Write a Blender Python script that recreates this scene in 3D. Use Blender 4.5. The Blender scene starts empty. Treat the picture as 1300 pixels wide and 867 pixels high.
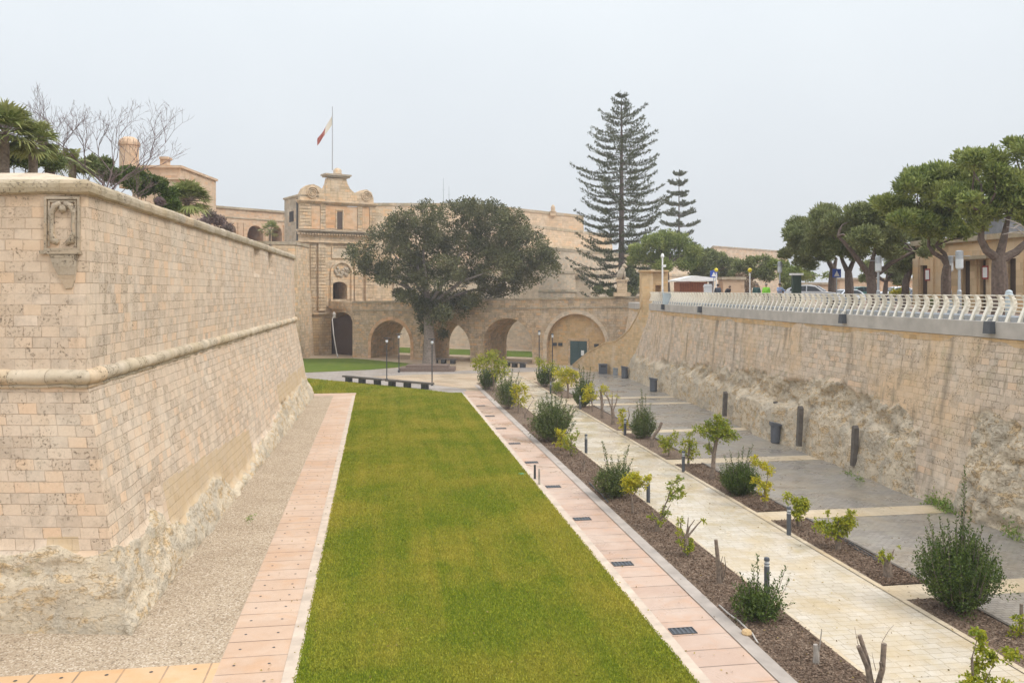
import bpy, bmesh, math, random
import numpy as np
from mathutils import Vector, Matrix, noise
from mathutils.geometry import tessellate_polygon
random.seed(7)
F=1083.0; HZ=370.0; CX=650.0; EYE=9.5
TH=math.atan(170.0/F); CT=math.cos(TH); ST=math.sin(TH)
COL=bpy.context.scene.collection
# ---- measuring helpers: a pixel of the photo at a known distance / on a known level -> a place in the world
def at(px,py,Y): return Vector(((px-CX)/F*Y, Y, EYE-(py-HZ)/F*Y))
def G(px,py,z=0.0):
    Y=F*(EYE-z)/(py-HZ); return Vector(((px-CX)/F*Y,Y,z))
def UV(u,t,z=0.0): return Vector((u*CT-t*ST, u*ST+t*CT, z))
def toUV(p): return (p[0]*CT+p[1]*ST, -p[0]*ST+p[1]*CT)
class Plane:   # upright plane through P0 with horizontal direction e
    def __init__(s,P0,e):
        s.P=Vector((P0[0],P0[1],0)); s.e=Vector((e[0],e[1],0)).normalized(); s.n=Vector((s.e.y,-s.e.x,0))
    def hit(s,px,py):
        k=(px-CX)/F
        # P + a e = (k Y, Y)
        a=(k*s.P.y-s.P.x)/(s.e.x-k*s.e.y); Y=s.P.y+a*s.e.y
        return a, EYE-(py-HZ)/F*Y
    def p(s,a,z,o=0.0): 
        q=s.P+s.e*a+s.n*o; return Vector((q.x,q.y,z))
# ---- node helpers
def newmat(name):
    m=bpy.data.materials.new(name); m.use_nodes=True
    nt=m.node_tree; nt.nodes.clear()
    out=nt.nodes.new('ShaderNodeOutputMaterial'); b=nt.nodes.new('ShaderNodeBsdfPrincipled')
    nt.links.new(b.outputs[0],out.inputs[0]); return m,nt,b,out
class NT:
    def __init__(s,nt): s.nt=nt
    def n(s,t,**k):
        x=s.nt.nodes.new('ShaderNode'+t)
        for a,b in k.items(): setattr(x,a,b)
        return x
    def l(s,a,b): s.nt.links.new(a,b)
    def uv(s,sx=1,sy=1,warp=0.0,wscale=1.5):
        c=s.n('TexCoord').outputs['UV']
        if warp:
            nz=s.noise(wscale,2,c); 
            v=s.n('VectorMath',operation='MULTIPLY_ADD'); s.l(nz.outputs['Color'],v.inputs[0]); v.inputs[1].default_value=(warp,warp,0); s.l(c,v.inputs[2]); c=v.outputs[0]
        if sx!=1 or sy!=1:
            m=s.n('Mapping'); m.inputs['Scale'].default_value=(sx,sy,1); s.l(c,m.inputs[0]); c=m.outputs[0]
        return c
    def pos(s,sc=(1,1,1)):
        c=s.n('NewGeometry').outputs['Position']
        if sc!=(1,1,1):
            m=s.n('Mapping'); m.inputs['Scale'].default_value=sc; s.l(c,m.inputs[0]); c=m.outputs[0]
        return c
    def noise(s,scale,detail,c,rough=.55,dist=0):
        x=s.n('TexNoise'); x.inputs['Scale'].default_value=scale; x.inputs['Detail'].default_value=detail
        x.inputs['Roughness'].default_value=rough; x.inputs['Distortion'].default_value=dist; s.l(c,x.inputs['Vector']); return x
    def ramp(s,f,a,b,ca=(0,0,0,1),cb=(1,1,1,1)):
        r=s.n('ValToRGB'); e=r.color_ramp.elements; e[0].position=a; e[1].position=b; e[0].color=ca; e[1].color=cb
        s.l(f,r.inputs[0]); return r.outputs[0]
    def mix(s,f,a,b,mode='MIX'):
        m=s.n('Mix',data_type='RGBA',blend_type=mode)
        for sock,v in ((m.inputs[0],f),(m.inputs[6],a),(m.inputs[7],b)):
            if isinstance(v,(int,float)): sock.default_value=v
            elif isinstance(v,tuple): sock.default_value=(v[0],v[1],v[2],1)
            else: s.l(v,sock)
        return m.outputs[2]
    def math(s,op,a,b=0.5,clamp=False):
        m=s.n('Math',operation=op); m.use_clamp=clamp
        for i,v in enumerate((a,b)):
            if isinstance(v,(int,float)): m.inputs[i].default_value=v
            else: s.l(v,m.inputs[i])
        return m.outputs[0]
    def bump(s,h,strength,dist,b,prev=None):
        x=s.n('Bump'); x.inputs['Strength'].default_value=strength; x.inputs['Distance'].default_value=dist
        s.l(h,x.inputs['Height']); 
        if prev: s.l(prev,x.inputs['Normal'])
        if b: s.l(x.outputs[0],b.inputs['Normal'])
        return x.outputs[0]
def plain(name,c,rough=.6,metal=0,var=.15,scale=6,bump=.15):
    m,nt,b,o=newmat(name); N=NT(nt)
    z=N.noise(scale,4,N.pos())
    col=N.mix(N.ramp(z.outputs[0],.3,.7),tuple(x*(1-var) for x in c),tuple(min(1,x*(1+var)) for x in c))
    N.l(col,b.inputs['Base Color']); b.inputs['Roughness'].default_value=rough; b.inputs['Metallic'].default_value=metal
    if bump: N.bump(z.outputs[0],bump,.02,b)
    return m
def rockcol(N,c,ca=.85):
    """limestone rock: cream, ochre and grey patches, ledges and cracks; returns colour and height"""
    mp=N.n('Mapping'); mp.inputs['Scale'].default_value=(1,1,2.1); N.l(c,mp.inputs[0]); cs=mp.outputs[0]
    a=N.noise(.35,5,c,.6,.6); d=N.noise(1.5,7,cs,.68,.5); f=N.noise(8,5,c,.75); g=N.noise(3.2,5,cs,.6,1.2)
    col=N.mix(N.ramp(a.outputs[0],.36,.62),(.74,.635,.475),(.62,.53,.40))
    col=N.mix(N.math('MULTIPLY',N.ramp(d.outputs[0],.50,.60),.85),col,(.66,.475,.26))
    e=N.noise(.7,5,c,.62,.8)
    col=N.mix(N.math('MULTIPLY',N.ramp(e.outputs[0],.51,.58),.75),col,(.54,.485,.39))
    pl=N.noise(2.6,4,c,.6); col=N.mix(N.math('MULTIPLY',N.ramp(pl.outputs[0],.58,.70),.6),col,(.70,.63,.50))
    rg_=N.math('ABSOLUTE',N.math('SUBTRACT',g.outputs[0],.5)); crack=N.ramp(rg_,0.0,.04)
    cm=N.ramp(d.outputs[0],.36,.55)
    ck=N.math('MULTIPLY',N.math('SUBTRACT',1.0,crack),cm)
    col=N.mix(N.math('MULTIPLY',ck,ca),col,(.22,.155,.09))
    mo=N.noise(1.1,4,c,.6); col=N.mix(N.math('MULTIPLY',N.ramp(mo.outputs[0],.62,.74),.4),col,(.27,.27,.13))
    pt=N.noise(11,3,c,.7); pits=N.ramp(pt.outputs[0],.62,.70); col=N.mix(N.math('MULTIPLY',pits,.6),col,(.22,.17,.115))
    col=N.mix(N.math('MULTIPLY',N.ramp(f.outputs[0],.3,.7),.5),col,N.mix(1.0,col,(.66,.62,.57),'MULTIPLY'))
    h=N.math('SUBTRACT',N.math('ADD',N.math('MULTIPLY',d.outputs[0],1.6),N.math('MULTIPLY',f.outputs[0],1.0)),N.math('ADD',N.math('MULTIPLY',ck,.6*ca),N.math('MULTIPLY',pits,.4)))
    return col,h
def masonry(name,c1,c2,mortar,bw=.55,bh=.28,ms=.012,stain=(.50,.30,.15),stain_amt=.45,grey=.35,rock=False,pit=.35,streak=.3,bias=0.0,bumpd=.03,green=0.0,lines=None,jv=.85,tone=.75,rockcrack=.85):
    m,nt,b,o=newmat(name); N=NT(nt)
    c=N.uv(warp=.05,wscale=1.1); P=N.pos()
    br=N.n('TexBrick'); N.l(c,br.inputs['Vector']); br.offset=.5; br.offset_frequency=2; br.squash=1.35; br.squash_frequency=3
    br.inputs['Scale'].default_value=1; br.inputs['Brick Width'].default_value=bw; br.inputs['Row Height'].default_value=bh
    br.inputs['Mortar Size'].default_value=ms; br.inputs['Mortar Smooth'].default_value=.4; br.inputs['Bias'].default_value=bias
    br.inputs['Color1'].default_value=(*c1,1); br.inputs['Color2'].default_value=(*c2,1); br.inputs['Mortar'].default_value=(*mortar,1)
    # a second coursing grey value per block, for the odd dark or pale stone
    b2=N.n('TexBrick'); N.l(c,b2.inputs['Vector']); b2.offset=.5; b2.offset_frequency=2; b2.squash=1.35; b2.squash_frequency=3
    for k,v in (('Scale',1),('Brick Width',bw),('Row Height',bh),('Mortar Size',0.0),('Bias',-.35)): b2.inputs[k].default_value=v
    b2.inputs['Color1'].default_value=(0,0,0,1); b2.inputs['Color2'].default_value=(1,1,1,1)
    big=N.noise(.22,5,P,.6,.4); mid=N.noise(1.4,5,P,.65,.2); fine=N.noise(14,4,P,.7)
    # joints fade in and out; each block has its own tone
    b3=N.n('TexBrick'); N.l(c,b3.inputs['Vector']); b3.offset=.5; b3.offset_frequency=2; b3.squash=1.35; b3.squash_frequency=3
    for k,v in (('Scale',1),('Brick Width',bw),('Row Height',bh),('Mortar Size',0.0),('Bias',0.0)): b3.inputs[k].default_value=v
    b3.inputs['Color1'].default_value=(0,0,0,1); b3.inputs['Color2'].default_value=(1,1,1,1)
    tr=N.n('ValToRGB'); E_=tr.color_ramp.elements; E_[0].position=0; E_[0].color=(.66,.645,.62,1); E_[1].position=1; E_[1].color=(1.22,1.24,1.27,1)
    for p_,c_ in ((.16,(.80,.79,.77,1)),(.28,(.99,.985,.97,1)),(.36,(1.03,.86,.70,1)),(.44,(1.02,.95,.86,1)),(.52,(1,1,1,1)),(.66,(1.09,1.08,1.06,1)),(.80,(.90,.89,.88,1)),(.90,(1.12,1.13,1.14,1))):
        z_=E_.new(p_); z_.color=c_
    N.l(b3.outputs[0],tr.inputs[0]); darkb=N.ramp(b3.outputs[0],.10,.32,(1,1,1,1),(0,0,0,1))
    jn=N.noise(.9,4,P,.6,.3); jm=N.math('MULTIPLY',br.outputs['Fac'],N.ramp(jn.outputs[0],.36,.60))
    jm=N.math('ADD',N.math('MULTIPLY',jm,jv),N.math('MULTIPLY',br.outputs['Fac'],1-jv))
    br.inputs['Mortar'].default_value=(*[(x+y)/2 for x,y in zip(c1,c2)],1)
    col=br.outputs[0]
    col=N.mix(tone,col,N.mix(1.0,col,tr.outputs[0],'MULTIPLY'))
    col=N.mix(jm,col,mortar)
    fac=N.math('MULTIPLY',b2.outputs[0],N.ramp(mid.outputs[0],.35,.62))
    col=N.mix(N.math('MULTIPLY',fac,grey*2.4,True),col,(.31,.275,.225))
    col=N.mix(N.math('MULTIPLY',N.ramp(big.outputs[0],.44,.68),stain_amt),col,stain)
    col=N.mix(N.math('MULTIPLY',N.ramp(mid.outputs[0],.52,.74),stain_amt*.7),col,tuple(x*.9 for x in stain))
    # vertical run-off streaks
    st=N.noise(1.0,5,N.pos((2.2,2.2,.16)),.6)
    col=N.mix(N.math('MULTIPLY',N.ramp(st.outputs[0],.55,.72),streak),col,(.29,.235,.165))
    pale=N.noise(.5,4,N.pos((1.3,1.3,.8)),.6)
    col=N.mix(N.math('MULTIPLY',N.ramp(pale.outputs[0],.52,.70),.5),col,(.70,.60,.475))
    if lines:
        sx=N.n('SeparateXYZ'); N.l(N.n('TexCoord').outputs['UV'],sx.inputs[0]); wz=N.noise(.5,3,P); ws=N.math('MULTIPLY',N.math('SUBTRACT',wz.outputs[0],.5),.5); xs=N.math('ADD',sx.outputs[0],ws)
        tot=None
        for s0,wd in lines:
            q_=N.math('DIVIDE',N.math('ABSOLUTE',N.math('SUBTRACT',xs,s0)),wd); v_=N.math('SUBTRACT',1.0,q_,True); tot=v_ if tot is None else N.math('MAXIMUM',tot,v_)
        brk=N.noise(1.3,4,N.pos((1,1,.5)),.6)
        col=N.mix(N.math('MULTIPLY',N.math('MULTIPLY',tot,N.ramp(brk.outputs[0],.32,.52)),.6),col,(.19,.16,.12))
    if green:
        gz=N.noise(.9,4,P,.6,.4); col=N.mix(N.math('MULTIPLY',N.ramp(gz.outputs[0],.58,.7),green),col,(.25,.25,.12))
    pt=N.noise(13,4,P,.75); pits=N.ramp(pt.outputs[0],.55,.64)
    pits=N.math('MULTIPLY',pits,N.math('MAXIMUM',N.ramp(mid.outputs[0],.48,.62),darkb))
    col=N.mix(N.math('MULTIPLY',pits,pit*2.2,True),col,(.17,.135,.095))
    col=N.mix(N.math('MULTIPLY',N.ramp(fine.outputs[0],.3,.75),.35),col,N.mix(1.0,col,(.70,.68,.64),'MULTIPLY'))
    h=N.math('ADD',N.math('MULTIPLY',N.math('SUBTRACT',1.0,jm),.9),N.math('ADD',N.math('MULTIPLY',mid.outputs[0],.7),N.math('MULTIPLY',fine.outputs[0],.45)))
    h=N.math('SUBTRACT',h,N.math('MULTIPLY',pits,.5))
    h=N.math('ADD',h,N.math('MULTIPLY',b2.outputs[0],.3))
    if rock:
        at_=N.n('Attribute',attribute_name='rock'); ap=N.n('Attribute',attribute_name='patch')
        wob=N.noise(2.2,4,P,.6)
        rf=N.ramp(N.math('ADD',at_.outputs['Fac'],N.math('MULTIPLY',N.math('SUBTRACT',wob.outputs[0],.5),.7)),.42,.58)
        pf=N.ramp(N.math('ADD',ap.outputs['Fac'],N.math('MULTIPLY',N.math('SUBTRACT',wob.outputs[0],.5),.35)),.46,.54)
        rc,rh=rockcol(N,P,rockcrack)
        pc=N.mix(N.ramp(mid.outputs[0],.4,.65),(.52,.385,.225),(.56,.44,.30))
        col=N.mix(N.math('MULTIPLY',pf,.8),col,pc)
        col=N.mix(rf,col,rc); rh=N.math('MULTIPLY',rh,1.8)
        hm=N.n('Mix',data_type='FLOAT'); N.l(rf,hm.inputs[0]); N.l(h,hm.inputs[2]); N.l(rh,hm.inputs[3]); h=hm.outputs[0]
    N.l(col,b.inputs['Base Color']); b.inputs['Roughness'].default_value=.9; b.inputs['Specular IOR Level'].default_value=.25
    N.bump(h,.8,bumpd,b)
    return m
def paving(name,c1,c2,mortar,bw,bh,ms,off=.5,stain=(.4,.3,.2),stain_amt=.3,rough=(.35,.75),sq=1.0,bumpd=.006,fine_amt=.3,offf=2,sscale=.35,var=None):
    m,nt,b,o=newmat(name); N=NT(nt); c=N.uv(); P=N.pos()
    br=N.n('TexBrick'); N.l(c,br.inputs['Vector']); br.offset=off; br.offset_frequency=offf; br.squash=sq; br.squash_frequency=2
    for k,v in (('Scale',1),('Brick Width',bw),('Row Height',bh),('Mortar Size',ms),('Mortar Smooth',.2),('Bias',0)): br.inputs[k].default_value=v
    br.inputs['Color1'].default_value=(*c1,1); br.inputs['Color2'].default_value=(*c2,1); br.inputs['Mortar'].default_value=(*mortar,1)
    big=N.noise(sscale,5,P,.6,.3); mid=N.noise(2.3,5,P,.65); fine=N.noise(30,3,P,.7)
    col=br.outputs[0]
    col=N.mix(N.math('MULTIPLY',N.ramp(big.outputs[0],.45,.66),stain_amt),col,stain)
    if var:
        vz=N.noise(.9,4,P,.6,.5); col=N.mix(N.math('MULTIPLY',N.ramp(vz.outputs[0],.5,.66),.5),col,var)
    col=N.mix(N.math('MULTIPLY',N.ramp(mid.outputs[0],.4,.7),.3),col,N.mix(1.0,col,(.78,.75,.7),'MULTIPLY'))
    col=N.mix(N.math('MULTIPLY',N.ramp(fine.outputs[0],.35,.7),fine_amt),col,N.mix(1.0,col,(.6,.58,.55),'MULTIPLY'))
    N.l(col,b.inputs['Base Color'])
    wet=N.noise(.5,4,P,.6,.5)
    r=N.n('MapRange'); N.l(N.ramp(wet.outputs[0],.4,.62),r.inputs[0]); r.inputs[3].default_value=rough[0]; r.inputs[4].default_value=rough[1]
    N.l(r.outputs[0],b.inputs['Roughness'])
    h=N.math('ADD',N.math('SUBTRACT',1.0,br.outputs['Fac']),N.math('ADD',N.math('MULTIPLY',fine.outputs[0],.4),N.math('MULTIPLY',mid.outputs[0],.3)))
    N.bump(h,.6,bumpd,b)
    return m
def leafmat(name,ca,cb,cc,scale=.5,trans=.22,rough=.5):
    m,nt,b,o=newmat(name); N=NT(nt)
    g=N.n('NewGeometry'); r=g.outputs['Random Per Island']
    z=N.noise(scale,3,g.outputs['Position'],.6)
    col=N.mix(N.ramp(r,.1,.9),ca,cb)
    col=N.mix(N.math('MULTIPLY',N.ramp(z.outputs[0],.42,.68),.7),col,cc)
    N.l(col,b.inputs['Base Color']); b.inputs['Roughness'].default_value=rough; b.inputs['Specular IOR Level'].default_value=.3
    t=N.n('BsdfTranslucent'); N.l(col,t.inputs[0]); mx=N.n('MixShader'); mx.inputs[0].default_value=trans
    N.l(b.outputs[0],mx.inputs[1]); N.l(t.outputs[0],mx.inputs[2]); N.l(mx.outputs[0],o.inputs[0])
    return m
# ---- mesh builder
class MB:
    def __init__(s): s.v=[];s.f=[];s.uv=[];s.m=[]
    def face(s,pts,uv=None,m=0):
        i=len(s.v); s.v+= [tuple(p) for p in pts]; s.f.append(tuple(range(i,i+len(pts)))); s.uv.append(uv); s.m.append(m); return s
    def box(s,lo,hi,m=0,frame=None,taper=0.0):
        x0,y0,z0=lo;x1,y1,z1=hi; t=taper
        c=[(x0,y0,z0),(x1,y0,z0),(x1,y1,z0),(x0,y1,z0),(x0+t,y0+t,z1),(x1-t,y0+t,z1),(x1-t,y1-t,z1),(x0+t,y1-t,z1)]
        if frame: c=[frame(*q) for q in c]
        for q in ((0,3,2,1),(4,5,6,7),(0,1,5,4),(1,2,6,5),(2,3,7,6),(3,0,4,7)): s.face([c[k] for k in q],m=m)
        return s
    def prism(s,poly,f0,f1,m=0,caps=True):
        """poly: 2-D outline; f0/f1 map a 2-D point to 3-D for the two ends"""
        a=[f0(*p) for p in poly]; b=[f1(*p) for p in poly]; n=len(poly)
        if caps:
            tri=tessellate_polygon([[Vector((p[0],p[1],0)) for p in poly]])
            for t in tri: s.face([a[k] for k in t],m=m); s.face([b[k] for k in reversed(t)],m=m)
        for i in range(n):
            j=(i+1)%n; s.face([a[i],a[j],b[j],b[i]],m=m)
        return s
    def tube(s,pts,rad,n=8,m=0,caps=True):
        pts=[Vector(p) for p in pts]; 
        if not hasattr(rad,'__len__'): rad=[rad]*len(pts)
        base=len(s.v); prev=None
        for i,p in enumerate(pts):
            d=(pts[min(i+1,len(pts)-1)]-pts[max(i-1,0)]).normalized()
            a=prev if prev is not None else (Vector((1,0,0)) if abs(d.x)<.8 else Vector((0,1,0)))
            a=(a-d*a.dot(d)).normalized(); b=d.cross(a); prev=a
            for k in range(n):
                w=2*math.pi*k/n; s.v.append(tuple(p+(a*math.cos(w)+b*math.sin(w))*rad[i]))
        for i in range(len(pts)-1):
            for k in range(n):
                k2=(k+1)%n; s.f.append((base+i*n+k,base+i*n+k2,base+(i+1)*n+k2,base+(i+1)*n+k)); s.uv.append(None); s.m.append(m)
        if caps:
            s.f.append(tuple(base+k for k in reversed(range(n)))); s.uv.append(None); s.m.append(m)
            e=base+(len(pts)-1)*n; s.f.append(tuple(e+k for k in range(n))); s.uv.append(None); s.m.append(m)
        return s
    def lathe(s,c,prof,n=16,m=0):
        c=Vector(c); base=len(s.v)
        for r,z in prof:
            for k in range(n):
                w=2*math.pi*k/n; s.v.append((c.x+r*math.cos(w),c.y+r*math.sin(w),c.z+z))
        for i in range(len(prof)-1):
            for k in range(n):
                k2=(k+1)%n; s.f.append((base+i*n+k,base+i*n+k2,base+(i+1)*n+k2,base+(i+1)*n+k)); s.uv.append(None); s.m.append(m)
        s.f.append(tuple(base+k for k in reversed(range(n)))); s.uv.append(None); s.m.append(m)
        e=base+(len(prof)-1)*n; s.f.append(tuple(e+k for k in range(n))); s.uv.append(None); s.m.append(m)
        return s
    def sweep(s,prof,line,m=0,close=False,jit=0.0,seg=None):
        """sweep a profile (out,z) along a horizontal polyline with mitred corners; out is to the right of travel"""
        L=[Vector((p[0],p[1],0)) for p in line]
        if seg:
            M=[L[0]]
            for a,b in zip(L,L[1:]):
                k=max(1,int((b-a).length/seg)); M+=[a.lerp(b,i/k) for i in range(1,k+1)]
            L=M
        rows=[];acc=0;u=[]
        for i,p in enumerate(L):
            d0=(L[i]-L[i-1]).normalized() if i else (L[1]-L[0]).normalized()
            d1=(L[i+1]-L[i]).normalized() if i<len(L)-1 else d0
            n0=Vector((d0.y,-d0.x,0));n1=Vector((d1.y,-d1.x,0)); b=(n0+n1); b=b/max(.3,(1+n0.dot(n1)))
            if i: acc+=(L[i]-L[i-1]).length
            u.append(acc); row=[]
            for (o,z) in prof:
                q=p+b*o; q.z=z
                if jit: q+=noise.noise_vector(q*1.7)*jit+noise.noise_vector(q*6)*jit*.35
                row.append(q)
            rows.append(row)
        n=len(prof); cl=[0]
        for a,b in zip(prof,prof[1:]): cl.append(cl[-1]+math.hypot(b[0]-a[0],b[1]-a[1]))
        base=len(s.v)
        for r in rows: s.v+=[tuple(q) for q in r]
        for i in range(len(rows)-1):
            for k in range(n-1):
                s.f.append((base+i*n+k,base+(i+1)*n+k,base+(i+1)*n+k+1,base+i*n+k+1)); s.m.append(m)
                s.uv.append([(u[i],cl[k]),(u[i+1],cl[k]),(u[i+1],cl[k+1]),(u[i],cl[k+1])])
        s.face(list(reversed(rows[0])),m=m); s.face(rows[-1],m=m)
        return s
    def build(s,name,mats,parent=None,smooth=False,loc=None,recalc=False,weld=False):
        if not isinstance(mats,(list,tuple)): mats=[mats]
        org=Vector((0,0,0))
        p=parent
        while p is not None: org=org+p.location; p=p.parent
        V=np.array(s.v,dtype=np.float64).reshape(-1,3)-np.array(org)
        me=bpy.data.meshes.new(name); me.from_pydata(V.tolist(),[],s.f)
        uvl=me.uv_layers.new(name='UVMap'); data=np.zeros((len(me.loops),2)); k=0
        for fi,f in enumerate(s.f):
            u=s.uv[fi]
            if u is None:
                n=me.polygons[fi].normal
                pts=[s.v[i] for i in f]
                if abs(n.z)>.75: u=[toUV(q) for q in pts]
                else:
                    t=Vector((-n.y,n.x)); t=t.normalized() if t.length>1e-6 else Vector((1,0))
                    u=[(q[0]*t.x+q[1]*t.y,q[2]) for q in pts]
            for w in u: data[k]=w[:2]; k+=1
        uvl.data.foreach_set('uv',data.ravel())
        for mt in mats: me.materials.append(mt)
        if len(mats)>1: me.polygons.foreach_set('material_index',s.m)
        if recalc or weld:
            bm=bmesh.new(); bm.from_mesh(me)
            if weld: bmesh.ops.remove_doubles(bm,verts=bm.verts,dist=.0005)
            bmesh.ops.recalc_face_normals(bm,faces=bm.faces); bm.to_mesh(me); bm.free()
        if smooth: me.polygons.foreach_set('use_smooth',[True]*len(me.polygons))
        ob=bpy.data.objects.new(name,me); COL.objects.link(ob)
        if parent is not None: ob.parent=parent
        if loc is not None: ob.location=loc
        return ob
def empty(name,loc,label,cat,group=None,rz=0.0):
    o=bpy.data.objects.new(name,None); COL.objects.link(o); o.location=loc; o.rotation_euler=(0,0,rz); o.empty_display_size=.3
    o['label']=label;o['category']=cat
    if group:o['group']=group
    return o
def tag(o,label,cat,group=None,kind=None):
    o['label']=label
    if cat:o['category']=cat
    if group:o['group']=group
    if kind:o['kind']=kind
    return o
def struct(o,label=None):
    o['kind']='structure'
    o['label']=label or o.name.split('.')[0].replace('_',' ')
    o['category']=o.name.split('.')[0].replace('_',' ')
    return o
def fastmesh(name,V,faces,mat,parent=None,loc=None,smooth=False):
    """V (n,k,3): n separate k-gons"""
    n,k,_=V.shape; org=np.zeros(3)
    p=parent
    while p is not None: org=org+np.array(p.location); p=p.parent
    if loc is not None: org=org+np.array(loc)
    me=bpy.data.meshes.new(name); me.vertices.add(n*k); me.loops.add(n*k); me.polygons.add(n)
    me.vertices.foreach_set('co',(V.reshape(-1,3)-org).astype(np.float32).ravel())
    me.loops.foreach_set('vertex_index',np.arange(n*k,dtype=np.int32))
    me.polygons.foreach_set('loop_start',np.arange(0,n*k,k,dtype=np.int32))
    me.update(calc_edges=True); me.validate()
    me.materials.append(mat)
    ob=bpy.data.objects.new(name,me); COL.objects.link(ob)
    if parent is not None: ob.parent=parent
    if loc is not None: ob.location=loc
    return ob
def leafquads(P,D,L,W,rng,droop=0.0):
    """P base points, D unit directions, L, W lengths -> rhombic leaves"""
    n=len(P); R=rng.normal(size=(n,3)); S=np.cross(D,R); S/=np.linalg.norm(S,axis=1,keepdims=True)+1e-9
    L=np.broadcast_to(np.asarray(L,float).reshape(-1,1),(n,1)); W=np.broadcast_to(np.asarray(W,float).reshape(-1,1),(n,1))
    mid=P+D*L*.45; tip=P+D*L
    tip=tip-np.array([0,0,1.])*droop*L; up=np.cross(D,S)*W*.15
    return np.stack([P,mid+S*W*.5+up,tip,mid-S*W*.5+up],axis=1)
def unit(a): return a/(np.linalg.norm(a,axis=-1,keepdims=True)+1e-9)
def clumps(specs,rng,shell=.45,gap=.0,gfreq=.5,squash=1.0):
    """specs: (centre, (rx,ry,rz), n) -> points and outward directions"""
    PP=[];DD=[]
    for c,r,n in specs:
        n=int(n); d=unit(rng.normal(size=(n,3))); rr=rng.random(n)**shell
        # uneven surface
        ph=np.array([noise.noise(Vector(c)*.7+Vector(q)*1.6) for q in d]); rr=rr*(1+ph*.45)
        p=np.array(c)+d*rr[:,None]*np.array(r); PP.append(p); DD.append(d)
    P=np.concatenate(PP);D=np.concatenate(DD)
    if gap>-1:
        nz=np.array([noise.noise(Vector(q)*gfreq) for q in P]); k=nz>gap; P=P[k];D=D[k]
    return P,D
# ================= materials =================
M={}
M['bastion']=masonry('bastion_stone',(0.724,0.588,0.457),(0.630,0.509,0.394),(.47,.355,.26),.52,.315,.014,stain=(.63,.46,.31),stain_amt=.5,grey=.35,rock=True,streak=.35,pit=.38,tone=.75,rockcrack=.55)
M['rampart']=masonry('rampart_stone',(0.693,0.572,0.452),(0.598,0.488,0.378),(.36,.28,.20),.5,.29,.014,stain=(.66,.47,.28),stain_amt=.8,grey=.55,rock=True,streak=.95,pit=.45,green=.3,bumpd=.04,tone=.65,jv=.97,lines=[(97-lt_,.33) for lt_ in (35.3,43.9,52.3,61.3,65.7,78.0)])
M['bridge']=masonry('bridge_stone',(0.701,0.539,0.363),(0.592,0.454,0.308),(.30,.21,.13),.6,.32,.018,stain=(.50,.335,.195),stain_amt=.55,grey=.65,streak=.7,pit=.5,tone=1)
M['gate']=masonry('gate_stone',(0.759,0.593,0.410),(0.652,0.499,0.338),(.33,.24,.15),.8,.42,.022,stain=(.55,.385,.225),stain_amt=.5,grey=.4,streak=.6,pit=.35,tone=1)
M['gate_rough']=masonry('gate_rough_stone',(.58,.43,.255),(.42,.30,.18),(.20,.14,.085),.7,.42,.04,stain=(.48,.30,.14),stain_amt=.5,grey=.35,streak=.4,pit=.3)
M['gate_orange']=masonry('gate_orange_render',(0.693,0.420,0.231),(0.651,0.399,0.231),(.58,.37,.22),.8,.4,.004,stain=(.66,.50,.34),stain_amt=.6,grey=.0,streak=.2,pit=.05)
M['far']=masonry('far_stone',(0.690,0.540,0.391),(0.621,0.483,0.345),(.40,.30,.21),.9,.45,.03,stain=(.60,.42,.25),stain_amt=.5,grey=.3,streak=.3,pit=.1)
M['pale']=masonry('pale_stone',(0.693,0.578,0.441),(0.630,0.514,0.389),(.52,.42,.31),.6,.3,.010,stain=(.6,.46,.3),stain_amt=.35,grey=.3,streak=.35,pit=.2)
M['infill']=masonry('infill_stone',(0.670,0.475,0.259),(0.605,0.421,0.227),(.45,.31,.18),.5,.26,.010,stain=(.60,.38,.18),stain_amt=.5,grey=.35,streak=.25,pit=.15)
M['stair']=masonry('stair_stone',(0.691,0.518,0.302),(0.616,0.454,0.270),(.44,.32,.20),.55,.28,.012,stain=(.6,.4,.2),stain_amt=.45,grey=.15,streak=.3,pit=.15)
M['house']=masonry('house_stone',(0.672,0.493,0.347),(0.605,0.448,0.314),(.50,.36,.24),.7,.35,.006,stain=(.60,.36,.2),stain_amt=.4,grey=.1,streak=.2,pit=.05)
M['lodge']=masonry('lodge_stone',(0.756,0.555,0.342),(0.708,0.525,0.329),(.52,.38,.24),.9,.45,.006,stain=(.6,.40,.22),stain_amt=.3,grey=.05,streak=.15,pit=.05)
M['coping']=masonry('coping_stone',(.50,.42,.31),(.44,.37,.28),(.34,.28,.20),1.1,2.0,.010,stain=(.36,.29,.17),stain_amt=.6,grey=.3,streak=.25,pit=.6,bumpd=.04,green=.3)
M['cordon']=masonry('cordon_stone',(.66,.56,.43),(.55,.46,.34),(.40,.31,.22),.8,2.0,.018,stain=(.48,.38,.23),stain_amt=.7,grey=.4,streak=.2,pit=.9,bumpd=.03)
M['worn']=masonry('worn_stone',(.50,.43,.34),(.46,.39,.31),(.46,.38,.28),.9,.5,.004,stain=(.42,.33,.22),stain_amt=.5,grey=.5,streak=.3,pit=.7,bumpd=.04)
M['concrete']=plain('concrete',(.43,.40,.36),.85,var=.14,scale=1.2)
M['kerbstone']=plain('kerbstone',(.50,.41,.325),.8,var=.18,scale=1.8)
M['greykerb']=plain('grey_kerb',(.35,.305,.265),.75,var=.2,scale=1.3)
M['slab']=paving('pink_slabs',(.46,.315,.235),(.51,.375,.29),(.22,.15,.11),1.95,.98,.028,off=0,stain=(.56,.43,.34),stain_amt=.75,rough=(.25,.6),fine_amt=.2,var=(.52,.31,.19))
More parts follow.
